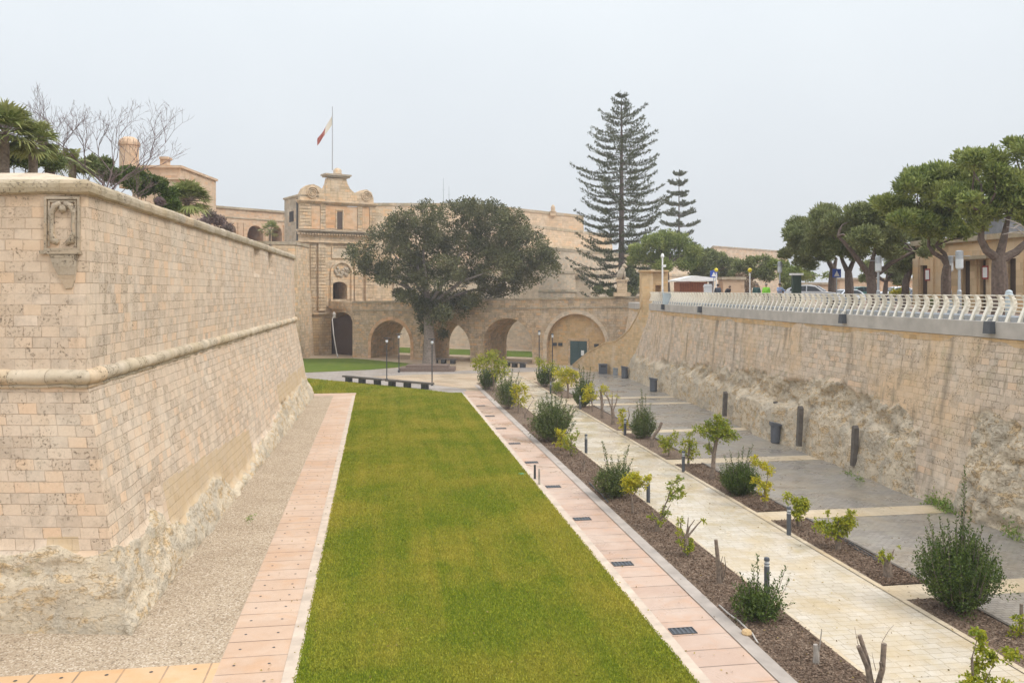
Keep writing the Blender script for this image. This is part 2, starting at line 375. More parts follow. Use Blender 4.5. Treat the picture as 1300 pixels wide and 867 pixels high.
M['slab_left']=paving('orange_slabs',(.50,.335,.225),(.55,.40,.295),(.24,.16,.11),12,1.0,.028,off=0,stain=(.60,.46,.35),stain_amt=.65,rough=(.5,.85),fine_amt=.2,var=(.55,.33,.185))
M['slab_cross']=paving('cross_slabs',(.54,.335,.17),(.59,.39,.22),(.24,.17,.11),1.05,2.6,.026,off=0,stain=(.66,.45,.28),stain_amt=.5,rough=(.5,.85),fine_amt=.15,var=(.62,.33,.14))
M['pavers']=paving('pale_pavers',(.63,.57,.475),(.56,.495,.395),(.40,.335,.25),.62,.30,.012,off=.5,stain=(.50,.375,.20),stain_amt=.65,rough=(.06,.35),sq=.65,fine_amt=.3,sscale=.42,var=(.54,.43,.26))
M['setts']=paving('grey_setts',(.35,.32,.285),(.245,.225,.20),(.14,.125,.105),.30,.15,.014,off=.5,stain=(.34,.285,.205),stain_amt=.6,rough=(.18,.55),fine_amt=.4,var=(.31,.29,.235))
M['tan']=paving('tan_paving',(.52,.415,.295),(.46,.365,.26),(.33,.26,.18),.6,.4,.012,off=.5,stain=(.46,.31,.19),stain_amt=.5,rough=(.3,.7),fine_amt=.2)
M['greyband']=paving('grey_paving',(.38,.34,.31),(.33,.30,.27),(.24,.2,.17),.5,.5,.01,off=0,stain=(.40,.34,.28),stain_amt=.5,rough=(.3,.7))
M['band']=paving('cream_band',(.60,.50,.36),(.54,.45,.32),(.40,.33,.23),.6,.4,.012,off=.5,stain=(.52,.38,.2),stain_amt=.5,rough=(.25,.6),fine_amt=.2)
M['asphalt']=plain('asphalt',(.10,.095,.09),.85,scale=3)
M['streetpave']=paving('street_paving',(.30,.19,.14),(.26,.165,.125),(.2,.14,.11),.3,.15,.01)
M['dark']=plain('dark_metal',(.055,.06,.065),.5,.3)
M['bollard']=plain('grey_paint',(.085,.095,.11),.5,.2,var=.1)
M['bin']=plain('bin_grey',(.12,.13,.15),.55,.2,var=.1)
M['white']=plain('white_paint',(.78,.78,.76),.4,var=.05)
M['glass_w']=plain('frosted_glass',(.55,.58,.60),.15,var=.05)
M['cream']=plain('cream_paint',(.70,.62,.46),.55,var=.06)
M['railcream']=plain('rail_paint',(.78,.735,.63),.5,var=.05)
M['steel']=plain('galvanised_steel',(.38,.41,.44),.4,.5,var=.12)
M['lightblue']=plain('pale_blue_paint',(.45,.52,.55),.5,var=.1)
M['doorgreen']=plain('green_door_paint',(.045,.085,.085),.5,var=.15)
M['doordark']=plain('dark_wood',(.09,.06,.045),.7,var=.2)
M['void']=plain('dark_interior',(.035,.03,.03),.9,var=.1)
M['bark']=plain('bark',(.20,.155,.12),.95,var=.4,scale=9,bump=.8)
M['polegrey']=plain('pole_grey',(.40,.41,.43),.5,var=.05)
M['barkmid']=plain('grey_brown_bark',(.25,.21,.18),.95,var=.35,scale=5,bump=.9)
M['barkpale']=plain('pale_bark',(.36,.32,.28),.95,var=.3,scale=5,bump=.8)
M['barkpine']=plain('pine_bark',(.14,.105,.085),.95,var=.35,scale=7,bump=.9)
M['twig']=plain('twig',(.23,.175,.155),.9,var=.2)
M['darkstone']=plain('dark_bench_stone',(.115,.10,.085),.7,var=.25,scale=4)
M['planter']=plain('planter_wood',(.16,.115,.09),.8,var=.25,scale=5)
M['glass']=plain('dark_glass',(.03,.035,.04),.08,var=.05,bump=0)
M['redwood']=plain('kiosk_wood',(.33,.115,.05),.6,var=.25,scale=5)
M['skin']=plain('skin',(.50,.30,.21),.6,var=.04,bump=0)
M['tyre']=plain('rubber',(.02,.02,.02),.8)
# earth coloured ground
def speckle(name,c1,c2,c3,scale,rough=.95,bd=.02,big=(.4,.65),bs=.5,bamt=.35,c4=None):
    m,nt,b,o=newmat(name); N=NT(nt); P=N.pos()
    v=N.n('TexVoronoi'); v.inputs['Scale'].default_value=scale; N.l(P,v.inputs['Vector'])
    sp=N.n('SeparateColor'); N.l(v.outputs['Color'],sp.inputs[0])
    col=N.mix(N.ramp(sp.outputs[0],.1,.9),c1,c2)
    col=N.mix(N.ramp(sp.outputs[1],.80,.86),col,c3)
    if c4: col=N.mix(N.ramp(sp.outputs[2],.86,.9),col,c4)
    g=N.noise(bs,5,P,.6); col=N.mix(N.math('MULTIPLY',N.ramp(g.outputs[0],*big),bamt),col,N.mix(1.0,col,(.68,.64,.6),'MULTIPLY'))
    N.l(col,b.inputs['Base Color']); b.inputs['Roughness'].default_value=rough; b.inputs['Specular IOR Level'].default_value=.2
    f=N.noise(scale*.8,4,P,.7)
    N.bump(N.math('ADD',N.math('MULTIPLY',v.outputs['Distance'],-1.0),f.outputs[0]),.8,bd,b); return m
M['gravel']=speckle('gravel',(.38,.295,.205),(.50,.405,.295),(.25,.19,.13),24,bd=.025,c4=(.60,.51,.40))
M['mulch']=speckle('bark_mulch',(.115,.08,.055),(.195,.14,.10),(.30,.225,.165),22,bd=.03,c4=(.08,.055,.04))
M['chip']=leafmat('bark_chip',(.11,.07,.045),(.26,.18,.125),(.16,.11,.08),trans=0,rough=.9)
M['earth']=plain('open_ground',(.24,.20,.13),.95,scale=.05,var=.2)
def lawnmat(name,a,b_,y,d):
    m,nt,b,o=newmat(name); N=NT(nt); P=N.pos(); uv=N.n('TexCoord').outputs['UV']
    big=N.noise(.22,5,P,.6,.3); mid=N.noise(1.1,5,P,.65); fine=N.noise(26,4,P,.75)
    mp=N.n('Mapping'); mp.inputs['Scale'].default_value=(1.3,.05,1); N.l(uv,mp.inputs[0]); mow=N.noise(1,2,mp.outputs[0])
    col=N.mix(N.ramp(mid.outputs[0],.35,.65),a,b_)
    yl=N.math('ADD',N.math('MULTIPLY',big.outputs[0],.7),N.math('MULTIPLY',mow.outputs[0],.35))
    col=N.mix(N.math('MULTIPLY',N.ramp(yl,.44,.66),.6),col,y)
    col=N.mix(N.math('MULTIPLY',N.ramp(fine.outputs[0],.4,.68),.55),col,d)
    N.l(col,b.inputs['Base Color']); b.inputs['Roughness'].default_value=.9; b.inputs['Specular IOR Level'].default_value=.04
    N.bump(N.math('ADD',fine.outputs[0],mid.outputs[0]),.9,.05,b); return m
M['lawn']=lawnmat('lawn_grass',(.105,.15,.014),(.17,.19,.02),(.32,.25,.035),(.06,.09,.009))
M['lawn2']=lawnmat('far_lawn_grass',(.10,.15,.024),(.125,.17,.03),(.17,.19,.035),(.06,.10,.015))
def blademat(name,a,b_,y):
    m,nt,b,o=newmat(name); N=NT(nt); g=N.n('NewGeometry')
    uvx=N.n('VectorRotate',rotation_type='Z_AXIS'); N.l(g.outputs['Position'],uvx.inputs['Vector']); uvx.inputs['Angle'].default_value=-TH
    mp=N.n('Mapping'); mp.inputs['Scale'].default_value=(1.3,.05,1); N.l(uvx.outputs[0],mp.inputs[0]); mow=N.noise(1,2,mp.outputs[0])
    big=N.noise(.22,5,g.outputs['Position'],.6,.3)
    yl=N.math('ADD',N.math('MULTIPLY',big.outputs[0],.7),N.math('MULTIPLY',mow.outputs[0],.35))
    col=N.mix(g.outputs['Random Per Island'],a,b_); col=N.mix(N.math('MULTIPLY',N.ramp(yl,.44,.66),.6),col,y)
    N.l(col,b.inputs['Base Color']); b.inputs['Roughness'].default_value=.85; b.inputs['Specular IOR Level'].default_value=.05
    return m
M['blade']=blademat('grass_blades',(.15,.215,.018),(.34,.36,.035),(.54,.42,.075))
M['lf_ole']=leafmat('oleander_leaves',(.045,.08,.018),(.14,.185,.05),(.20,.215,.07),2.0)
M['lf_dark']=leafmat('dark_bush_leaves',(.030,.062,.012),(.10,.15,.025),(.15,.19,.04),2.5)
M['lf_yel']=leafmat('yellow_citrus_leaves',(.42,.40,.02),(.66,.54,.03),(.22,.30,.03),3.0,.3)
M['twigdark']=plain('dark_twig',(.15,.105,.10),.9,var=.2)
M['lf_yg']=leafmat('yellow_green_leaves',(.24,.29,.02),(.52,.48,.035),(.14,.22,.025),3.0,.3)
M['lf_grn']=leafmat('green_citrus_leaves',(.11,.19,.015),(.33,.37,.03),(.42,.40,.04),3.0,.3)
M['lf_tree']=leafmat('evergreen_oak_leaves',(.055,.065,.024),(.145,.15,.058),(.19,.18,.075),.35,.12,.6)
M['lf_pine']=leafmat('pine_needles',(.10,.145,.035),(.29,.34,.085),(.36,.38,.11),.6,.15,.6)
M['lf_pine2']=leafmat('grey_pine_needles',(.105,.13,.045),(.245,.275,.10),(.29,.295,.12),.5,.15,.6)
M['lf_nor']=leafmat('norfolk_pine_needles',(.045,.058,.026),(.11,.125,.055),(.13,.14,.06),.5,.08,.6)
M['lf_palm']=leafmat('palm_fronds',(0.145, 0.189, 0.051),(0.304, 0.334, 0.116),(0.406, 0.377, 0.16),.6,.2)
M['lf_shrub']=leafmat('hedge_leaves',(0.087, 0.131, 0.043),(0.189, 0.225, 0.072),(0.246, 0.246, 0.102),.7,.2)
M['lf_purple']=leafmat('purple_shrub_leaves',(.15,.10,.11),(.24,.17,.17),(.19,.16,.12),.7,.2)
M['lf_dry']=leafmat('dry_shrub_leaves',(.20,.14,.09),(.34,.25,.17),(.15,.13,.07),.7,.2)
M['lf_weed']=leafmat('weed_leaves',(0.116, 0.217, 0.043),(0.261, 0.377, 0.087),(0.29, 0.29, 0.072),2,.3)
# ================= ground =================
def sheet(name,pts,z,mat,label=None,parent=None):
    mb=MB(); tri=tessellate_polygon([[Vector((p[0],p[1],0)) for p in pts]])
    for t in tri:
        q=[Vector((pts[k][0],pts[k][1],z)) for k in t]
        if (q[1]-q[0]).cross(q[2]-q[0]).z<0: q.reverse()
        mb.face(q,uv=[toUV(w) for w in q])
    o=mb.build(name,mat,parent)
    if parent is None: struct(o,label)
    return o
def uvq(u0,u1,t0,t1): return [UV(u0,t0),UV(u1,t0),UV(u1,t1),UV(u0,t1)]
sheet('ground',[(-2500,-2500),(2500,-2500),(2500,4000),(-2500,4000)],-.03,M['earth'],'open ground to the horizon')
sheet('moat_floor',[UV(-45,-20),UV(30,-20),UV(30,175),UV(-45,175)],-.012,M['tan'],'tan paved floor of the dry moat')
sheet('gravel_bed',uvq(-40,-4.03,4,79.0),-.004,M['gravel'],'pale gravel strip at the foot of the bastion')
TN=22.75  # near cross path
sheet('cross_path',uvq(-40,-4.0,TN-2.3,TN),.004,M['slab_cross'],'orange slab path crossing in front of the bastion')
sheet('left_slab_path',uvq(-4.0,-2.33,-6,79.2),.004,M['slab_left'],'pink orange slab path left of the lawn')
sheet('left_kerb',uvq(-2.33,-1.98,-6,79.2),.02,M['kerbstone'],'pale kerb left of the lawn')
sheet('left_path_return',[UV(-12,79.2),UV(-1.98,79.2),UV(-1.98,81.2),UV(-12,81.2)],.005,M['slab_left'],'pink slab path turning left behind the bastion')
# lawn: runs along the path and wraps behind the bastion tip
LF=[G(591,502),G(539,495),G(485,489.6),G(438,485),G(387,480.5)]
lawnpts=[UV(-1.98,-6),UV(7.65,-6),LF[0],LF[1],LF[2],LF[3],LF[4],UV(-13,93),UV(-12,81.2),UV(-1.98,81.2)]
sheet('lawn',lawnpts,.012,M['lawn'],'long mown lawn down the moat')
far=[G(360,455.5),G(447,454.8),G(524,461.7),G(530,463.5),G(524,464.6),G(470,469.4),G(387,473),G(360,475)]
sheet('far_lawn',far,.012,M['lawn2'],'green lawn in front of the gate')
sheet('grey_crosswalk',[G(360,480.3),G(360,475.2),G(387,473.2),G(470,469.6),G(520,466),G(575,471),G(735,463.5),G(735,470),G(600,474),G(520,476),G(470,478),G(592,494),G(591,501.5),G(539,494.7),G(485,489.3),G(438,484.7),G(387,480.2)],.003,M['greyband'],'grey paved walk between the two lawns')
sheet('plaza',[G(475,478),G(520,476),G(600,474.2),G(735,470.2),G(735,492),G(640,497),G(594,493.5)],.006,M['tan'],'tan stone plaza under the big tree')
sheet('right_slab_path',uvq(8.0,9.62,-6,81),.004,M['slab'],'pink slab path right of the lawn')
sheet('path_kerb',uvq(7.65,8.0,-6,78.5),.02,M['kerbstone'],'pale kerb right of the lawn')
sheet('bed_kerb',uvq(9.62,10.05,-6,86),.03,M['greykerb'],'grey kerb along the planting bed')
sheet('planting_bed',uvq(10.05,11.88,-6,88),.02,M['mulch'],'brown mulch planting bed')
sheet('main_path',uvq(12.0,15.85,-6,98),.008,M['pavers'],'pale wet paver path between the beds')
for u0,u1 in ((11.88,12.0),(15.85,16.05)):
    sheet('path_edging',uvq(u0,u1,-6,90),.03,M['band'],'cream edging stone of the paver path')
sheet('yard',uvq(17.7,31,-6,98),.004,M['setts'],'grey sett paved yard below the rampart')
bands=[(13.6,14.7),(24.1,25.3),(33.3,34.6),(44.9,46.2),(55.2,56.3),(69.0,70.0),(73.2,74.2)]
for a,b in bands: sheet('cream_band',uvq(16.05,27.5,a,b),.012,M['band'],'cream stone band across the yard')
ed=[-6]+[x for ab in bands for x in ab]+[88]
for i in range(0,len(ed),2):
    if ed[i+1]-ed[i]>4.5: sheet('planting_bed',uvq(16.05,17.62,ed[i]+.06,ed[i+1]-.06),.03,M['mulch'],'brown mulch planting bed beside the yard')
    if ed[i+1]-ed[i]>4.5:
        k=MB(); 
        k.prism([(17.62,ed[i]),(17.72,ed[i]),(17.72,ed[i+1]),(17.62,ed[i+1])],lambda u,t:UV(u,t,-.01),lambda u,t:UV(u,t,.07))
        struct(k.build('bed_edging',M['darkstone'],recalc=True),'dark low edging of the bed beside the yard')
# small dark fixing holes in the slabs, drain grates
rng=np.random.default_rng(3)
hb=MB()
for t in np.arange(0.5,78,1.0):
    for u in (-3.62,-2.75):
        for zz in (1,): 
            c=UV(u,t,.0085); hb.face([c+Vector((math.cos(a)*.04,math.sin(a)*.04,0)) for a in np.arange(0,6.2,.9)])
for u in np.arange(-18,-4,1.05):
    for t in (TN-.3,TN-1.9):
        c=UV(u-.2,t,.0085); hb.face([c+Vector((math.cos(a)*.05,math.sin(a)*.05,0)) for a in np.arange(0,6.2,.9)])
struct(hb.build('slab_studs',M['dark']),'small dark studs set in the slabs')
def grate(t):
    r=empty('drain_grate',UV(8.42,t,.004),'dark slotted drain grate in the pink slab path','drain grate','drain grates down the slab path',rz=TH)
    f=MB(); f.box((-.36,-.22,0),(.36,-.19,.02)).box((-.36,.19,0),(.36,.22,.02)).box((-.36,-.19,0),(-.33,.19,.02)).box((.33,-.19,0),(.36,.19,.02)).box((-.33,-.19,0),(.33,.19,.003))
    f.build('frame',M['dark'],None).parent=r
    for i in range(5):
        x=-.26+i*.13; b=MB(); b.box((x-.03,-.19,.004),(x+.03,.19,.016)); b.build('bar',M['bollard']).parent=r
    return r
names=['nearest','second nearest','third nearest','fourth nearest','fifth nearest','sixth nearest','seventh nearest','second farthest','farthest']
for i in range(9):
    g=grate(23.9-.155*8.4+1.0-.75+i*5.95); g['label']=names[i]+' dark slotted drain grate in the pink slab path'
# ---- loose bark chips in the beds, grass blades on the lawn
def chips(n,u0,u1,t0,t1,z):
    u=rng.uniform(u0,u1,n); t=t0+(t1-t0)*rng.random(n)**1.5
    P=np.stack([u*CT-t*ST,u*ST+t*CT,np.full(n,z)+rng.random(n)*.03],1)
    D=unit(rng.normal(size=(n,3))*np.array([1,1,.3])); return leafquads(P,D,rng.uniform(.05,.13,n),rng.uniform(.02,.05,n),rng)
o=fastmesh('bark_mulch',np.concatenate([chips(26000,10.1,11.85,14,60,.022)]+[chips(5000,16.1,17.6,ed[i]+.1,ed[i+1]-.1,.032) for i in (2,4,6)]),4,M['chip'])
tag(o,'brown bark chips strewn over the planting beds','mulch',kind='stuff')
n=340000; t=17+ (79.5-17)*rng.random(n)**1.8; u=rng.uniform(-2.03,7.70,n)
tf=rng.uniform(79,95,60000); uf=rng.uniform(-14,7.7,60000); xf=uf*CT-tf*ST; yf=uf*ST+tf*CT; ins=np.zeros(60000,bool); q_=[(p_[0],p_[1]) for p_ in lawnpts]
for (xa,ya),(xb,yb_) in zip(q_,q_[1:]+q_[:1]):
    c_=((ya>yf)!=(yb_>yf)); xi=(xb-xa)*(yf-ya)/(yb_-ya+1e-12)+xa; ins^=c_&(xf<xi)
t=np.concatenate([t,tf[ins]]); u=np.concatenate([u,uf[ins]]); n=len(t)
P=np.stack([u*CT-t*ST,u*ST+t*CT,np.full(n,.012)],1)
h=rng.uniform(.02,.05,n)*(1+t/60); a=rng.uniform(0,6.28,n); w=rng.uniform(.006,.012,n)*(1+t/18)
S=np.stack([np.cos(a),np.sin(a),0*a],1)*w[:,None]; T=P+np.stack([rng.normal(0,.012,n),rng.normal(0,.012,n),h],1)
V=np.stack([P-S,P+S,T],1)
tag(fastmesh('grass',V,3,M['blade']),'short mown green and yellowish grass of the long lawn','grass',kind='stuff')
# fallen leaves on the paths and the lawn
n=1500; u=np.concatenate([rng.uniform(-3.9,9.9,n//2),rng.uniform(10,20,n//2)]); t=16+60*rng.random(n)**1.5
P=np.stack([u*CT-t*ST,u*ST+t*CT,np.full(n,.035)],1); D=unit(rng.normal(size=(n,3))*np.array([1,1,.15]))
tag(fastmesh('fallen_leaves',leafquads(P,D,rng.uniform(.04,.10,n),rng.uniform(.025,.05,n),rng),4,leafmat('fallen_leaf',(.16,.10,.04),(.42,.30,.08),(.20,.18,.06),trans=0,rough=.8)),'small fallen leaves scattered on the paths and lawn','leaves',kind='stuff')
# pebbles on the gravel
n=9000; u=rng.uniform(-13,-4.05,n); t=15+55*rng.random(n)**1.4
P=np.stack([u*CT-t*ST,u*ST+t*CT,np.full(n,.0)],1)
# ================= bastion =================
def polyinterp(poly,s,corner):
    """poly: 2-D points with cumulative s measured from index `corner`"""
    L=[0]
    for a,b in zip(poly,poly[1:]): L.append(L[-1]+math.hypot(b[0]-a[0],b[1]-a[1]))
    return L
def relief(name,bot,top,svals,cl,z0,z1,hs,disp,mask,mats,parent):
    """bot/top polylines (same vertex count); cl: cumulative s at their vertices; grid of s x h, displaced outward (right of travel)"""
    nv=[]
    def ev(poly,s):
        for i in range(len(cl)-1):
            if s<=cl[i+1] or i==len(cl)-2:
                k=(s-cl[i])/(cl[i+1]-cl[i]); return (poly[i][0]+(poly[i+1][0]-poly[i][0])*k, poly[i][1]+(poly[i+1][1]-poly[i][1])*k),i
    def nrm(i):
        d=Vector((top[i+1][0]-top[i][0],top[i+1][1]-top[i][1],0)).normalized(); return Vector((d.y,-d.x,0))
    me=bpy.data.meshes.new(name); V=[];U=[];R=[];Pm=[]
    for s in svals:
        (bx,by),i=ev(bot,s); (tx,ty),_=ev(top,s); n=nrm(i)
        for j,c in enumerate(cl[1:-1],1):
            if abs(s-c)<.6:
                n0,n1=nrm(j-1),nrm(j); b=(n0+n1)/(1+n0.dot(n1)); k=1-abs(s-c)/.6; n=n*(1-k)+b*k
        for h in hs:
            f=(h-z0)/(z1-z0); p=Vector((bx+(tx-bx)*f,by+(ty-by)*f,h)); r,pa=mask(s,h); p+=n*disp(s,h,p,r)
            V.append(p);U.append((s,h));R.append(r);Pm.append(pa)
    nh=len(hs); Fc=[];
    for a in range(len(svals)-1):
        for b in range(nh-1): Fc.append((a*nh+b,(a+1)*nh+b,(a+1)*nh+b+1,a*nh+b+1))
    me.from_pydata([tuple(v) for v in V],[],Fc)
    uv=me.uv_layers.new(name='UVMap'); idx=np.zeros(len(me.loops),dtype=np.int32); me.loops.foreach_get('vertex_index',idx)
    uv.data.foreach_set('uv',np.array(U)[idx].ravel())
    for nm,dat in (('rock',R),('patch',Pm)):
        at_=me.attributes.new(nm,'FLOAT','POINT'); at_.data.foreach_set('value',dat)
    me.materials.append(mats); me.polygons.foreach_set('use_smooth',[True]*len(me.polygons))
    ob=bpy.data.objects.new(name,me); COL.objects.link(ob); ob.parent=parent
    me.transform(Matrix.Translation(-Vector(parent.location)))
    return ob
def smooth(a,b,x):
    t=max(0,min(1,(x-a)/(b-a))); return t*t*(3-2*t)
def lerpt(tab,x):
    if x<=tab[0][0]: return tab[0][1]
    for (a,va),(b,vb) in zip(tab,tab[1:]):
        if x<=b: return va+(vb-va)*(x-a)/(b-a)
    return tab[-1][1]
bas=empty('bastion',(-12.3,24.7,0),'tall battered limestone bastion with a rounded cordon left of the lawn','bastion')
ZC=7.04
Bb=[(-42,23.9),(-10.9,23.9),(-18.15,76.8),(-40,83)]
Bc=[(-42,24.7),(-12.3,24.7),(-19.3,75.9),(-40,82)]
Bt=[(-42,24.76),(-12.37,24.78),(-19.37,75.8),(-40,81.9)]
cl=[-29.7,0,51.7,73.3]
sv=list(np.arange(-29.7,-5,.8))+list(np.arange(-5,0,.11))+list(np.arange(0,20,.13))+list(np.arange(20,51.7,.2))+list(np.arange(51.7,73.4,1.2))
rk=[(-30,2.15),(-1,2.15),(0,2.2),(2.5,1.7),(4.2,2.4),(5.2,1.5),(7,1.0),(9,1.2),(12,1.3),(14,1.2),(15,.35),(20,.25),(24,.9),(29,1.0),(33,1.5),(40,1.5),(46,1.8),(51.7,1.7),(60,1.7)]
def mask_b(s,h):
    top=lerpt(rk,s)+noise.noise(Vector((s*.9,h*.4,3)))*.35
    r=smooth(top+.18,top-.12,h)
    pa=0
    if 5.6<s<22 and h<3.1-.05*s and s*0.22-.2>h-2.2: pa=1
    if 34<s<51 and h<3.0+noise.noise(Vector((s*.4,0,0)))*.5: pa=.8
    if s<-.3 and 2.15<h<2.5 and -1.8<s<-.9: pa=1
    return r,pa
def disp_b(s,h,p,r):
    d=noise.noise(p*.5)*.05+noise.noise(p*2.5)*.015
    if r>0:
        side=s<0
        low=smooth(1.5,1.3,h+noise.noise(Vector((s*.7,0,1)))*.3) if side else 0
        q=Vector((p.x,p.y,p.z*1.3))
        rr=.07+noise.noise(q*.8)*.12+abs(noise.noise(q*2.1))*.13+noise.noise(q*5)*.06
        rr2=.22+noise.noise(q*.7)*.05+noise.noise(q*4)*.015
        d+=r*(rr*(1-low)+rr2*low)
        if not side: d+=r*smooth(1.8,0,h)*.22
    # socket holes in the rock and the damaged patch above it
    if 3.4<s<5.0 and 2.0<h<3.0: d-=.22*abs(noise.noise(p*3))+.08
    if 34.5<s<37.5 and .4<h<1.7: d-=.5*smooth(.2,.5,math.sin((s-34.5)*2.1)**2)
    return d
hs=list(np.arange(-.25,2.9,.11))+list(np.arange(2.9,ZC+.01,.25))+[ZC+.12]
relief('lower_wall',Bb,Bc,sv,cl,0,ZC,hs,disp_b,mask_b,M['bastion'],bas)
def disp_u(s,h,p,r):
    d=noise.noise(p*.5)*.04+noise.noise(p*2.5)*.012
    for a,b,z0 in ((29.8,32.2,10.55),(36.2,38.4,10.9)):
        if a<s<b and h>z0: d-=.28
    return d
sv2=list(np.arange(-29.7,-4,.8))+list(np.arange(-4,0,.25))+list(np.arange(0,29.6,.3))+list(np.arange(29.6,38.8,.1))+list(np.arange(38.8,51.7,.4))+list(np.arange(51.7,73.4,1.2))
relief('upper_wall',Bc,Bt,sv2,cl,ZC,12.4,list(np.arange(ZC-.1,12.5,.18)),disp_u,lambda s,h:(0,0),M['bastion'],bas)
pr=[(-.1,ZC-.36),(.07,ZC-.34),(.10,ZC-.27)]+[(.05+.18*math.sin(a),ZC-.02-.21*math.cos(a)) for a in np.linspace(.0,math.pi,9)]+[(-.1,ZC+.23)]
MB().sweep(pr,Bc,jit=.045,seg=.22).build('cordon',M['cordon'],bas,smooth=True)
cp=[(-.1,12.30),(.09,12.32),(.15,12.37),(.17,12.5),(.15,12.62),(.05,12.72),(-.1,12.76),(-.2,12.7)]
MB().sweep(cp,Bt,jit=.035,seg=.3).build('coping',M['coping'],bas)
MB().sweep([(-.09,12.74),(-1.9,13.2),(-2.0,12.0)],Bt).build('parapet_slope',M['pale'],bas)
mb=MB(); poly=[(-42,27.0),(-14.3,27),(-20.8,74),(-40,79)]
mb.prism(poly,lambda x,y:Vector((x,y,12.0)),lambda x,y:Vector((x,y,12.45))); mb.build('terreplein',M['earth'],bas,recalc=True)
# worn coat of arms panel near the corner, with the broken corbel below it
ca=MB(); fy=lambda o:24.72-o
def fr(x,o,z): return Vector((x,24.78-o,z))
X0,X1,Z0,Z1=-13.55,-12.52,10.68,12.24
for (a,b,c,d,o) in ((X0,X1,Z1-.07,Z1,.09),(X0,X1,Z0,Z0+.07,.10),(X0,X0+.07,Z0+.07,Z1-.07,.09),(X1-.07,X1,Z0+.07,Z1-.07,.09),
        (X0+.10,X1-.10,Z1-.15,Z1-.10,.06),(X0+.10,X0+.15,Z0+.12,Z1-.15,.06),(X1-.15,X1-.10,Z0+.12,Z1-.15,.06),(X0-.12,X1+.05,Z0-.10,Z0-.002,.14)):
    ca.box((a,-.05,c),(b,o,d),frame=fr)
ca.build('arms_frame',M['worn'],bas,recalc=True)
rel=MB()   # eroded shield with mantling on both sides
for sx in (-1,1):
    pts=[];rad=[]
    for k,(x,z,r) in enumerate(((.05,.60,.07),(.22,.52,.10),(.34,.30,.09),(.31,.0,.07),(.33,-.28,.08),(.27,-.52,.12),(.12,-.60,.08))):
        pts.append(Vector(((X0+X1)/2+sx*x*.98,24.76,(Z0+Z1)/2+z*.98+.02))); rad.append(r)
    rel.tube(pts,rad,8)
rel.lathe(((X0+X1)/2,24.76,Z1-.35),[(.001,-.12),(.10,-.08),(.13,0),(.09,.10),(.001,.14)],10)
rel.build('eroded_arms',M['worn'],bas,smooth=True)
sh=MB(); n_=14
sh.prism([(-.42,.0),(.42,.0),(.40,-.35),(.34,-.75),(.25,-1.0),(.05,-1.02),(-.12,-.72),(-.3,-.35)],lambda x,z:Vector(((X0+X1)/2+.05+x,24.80,Z0-.12+z)),lambda x,z:Vector(((X0+X1)/2+.05+x*.93,24.655+.05*(z<-.5),Z0-.12+z*.96)))
sh.build('broken_corbel',M['worn'],bas,recalc=True)
# ================= rampart on the right with its concrete beam =================
ram=empty('rampart_wall',UV(26,40,0),'tall right hand rampart, squared masonry above bare rock, stained by drains','rampart')
ub=[(-12,24.4),(34,24.5),(42,24.9),(50,25.1),(60,26.1),(68,26.5),(80,26.9),(90,27.3),(97,27.9)]
ut=[(-12,25.9),(40,26.0),(50,26.3),(60,26.8),(70,27.4),(80,28.0),(90,28.8),(97,29.2)]
ts=[-12,10,20,28,34,42,50,60,68,80,90,97]
# travel from far to near so that outward (right of travel) faces the garden? -> travel towards -t has right = -u side
tsr=list(reversed(ts))
Rb=[tuple(UV(lerpt(ub,t),t)[:2]) for t in tsr]; Rt=[tuple(UV(lerpt(ut,t),t)[:2]) for t in tsr]
clr=[97-t for t in tsr]
ZB=7.56
rr_=[(-20,4.3),(22,4.3),(25,5.0),(27,4.4),(31,4.3),(33,4.1),(33.4,.1),(36.2,.1),(36.6,3.4),(40,3.9),(46,4.1),(52,3.9),(58,3.9),(64,3.4),(72,3.1),(80,2.6),(97,2.3)]
def mask_r(s,h):
    t=97-s; top=lerpt(rr_,t)+noise.noise(Vector((t*.5,h*.3,9)))*.7+noise.noise(Vector((t*1.7,h*.5,2)))*.3
    r=smooth(top+.2,top-.15,h); pa=0
    if h>6.9: pa=0
    if 24<t<30 and 4.4<h<6.4: pa=.35
    return r,pa
def disp_r(s,h,p,r):
    t=97-s
    d=noise.noise(p*.35)*.10+noise.noise(p*2)*.02
    if r>0:
        q=Vector((p.x,p.y,p.z*.8)); big=noise.noise(q*.33+Vector((4,1,2)))
        low=smooth(2.6,2.1,h+noise.noise(p*.6)*.6)*smooth(30,38,t)
        rough=-.12+big*.34+abs(noise.noise(q*1.0))*.36+noise.noise(q*2.7)*.24-abs(noise.noise(q*4.1))*.16+noise.noise(q*8)*.08
        cut=.28+noise.noise(q*.5)*.15+noise.noise(q*3)*.06
        d+=r*(rough*(1-low)+cut*low)
        if t<32: d+=r*(.5*smooth(3.2,1.0,h)*max(0,noise.noise(Vector((t*.35,0,5)))+.35)-.35*max(0,1-abs(h-2.6)/.8)*max(0,1-abs(t-29)/2.5))
        if 50.5<t<59 and h<2.35: d+=.45*r*smooth(50.5,51,t)*smooth(59,58,t)
    return d
svr=list(np.arange(0,97-72,.30))+list(np.arange(97-72,97-48,.2))+list(np.arange(97-48,97-22,.14))+list(np.arange(97-22,109.1,1.5))
hsr=list(np.arange(-.25,5.4,.13))+list(np.arange(5.4,ZB+.1,.3))
relief('stone_face',Rb,Rt,svr,clr,0,ZB,hsr,disp_r,mask_r,M['rampart'],ram)
MB().sweep([(-.4,7.50),(.02,7.50),(.10,7.52),(.10,8.20),(-.02,8.22),(-.6,8.23)],Rt,seg=1.5,jit=.006).build('concrete_beam',M['concrete'],ram)
MB().sweep([(-.25,7.18),(.05,7.17),(.06,7.497),(-.25,7.497)],Rt,seg=.8,jit=.03).build('top_course',M['infill'],ram)
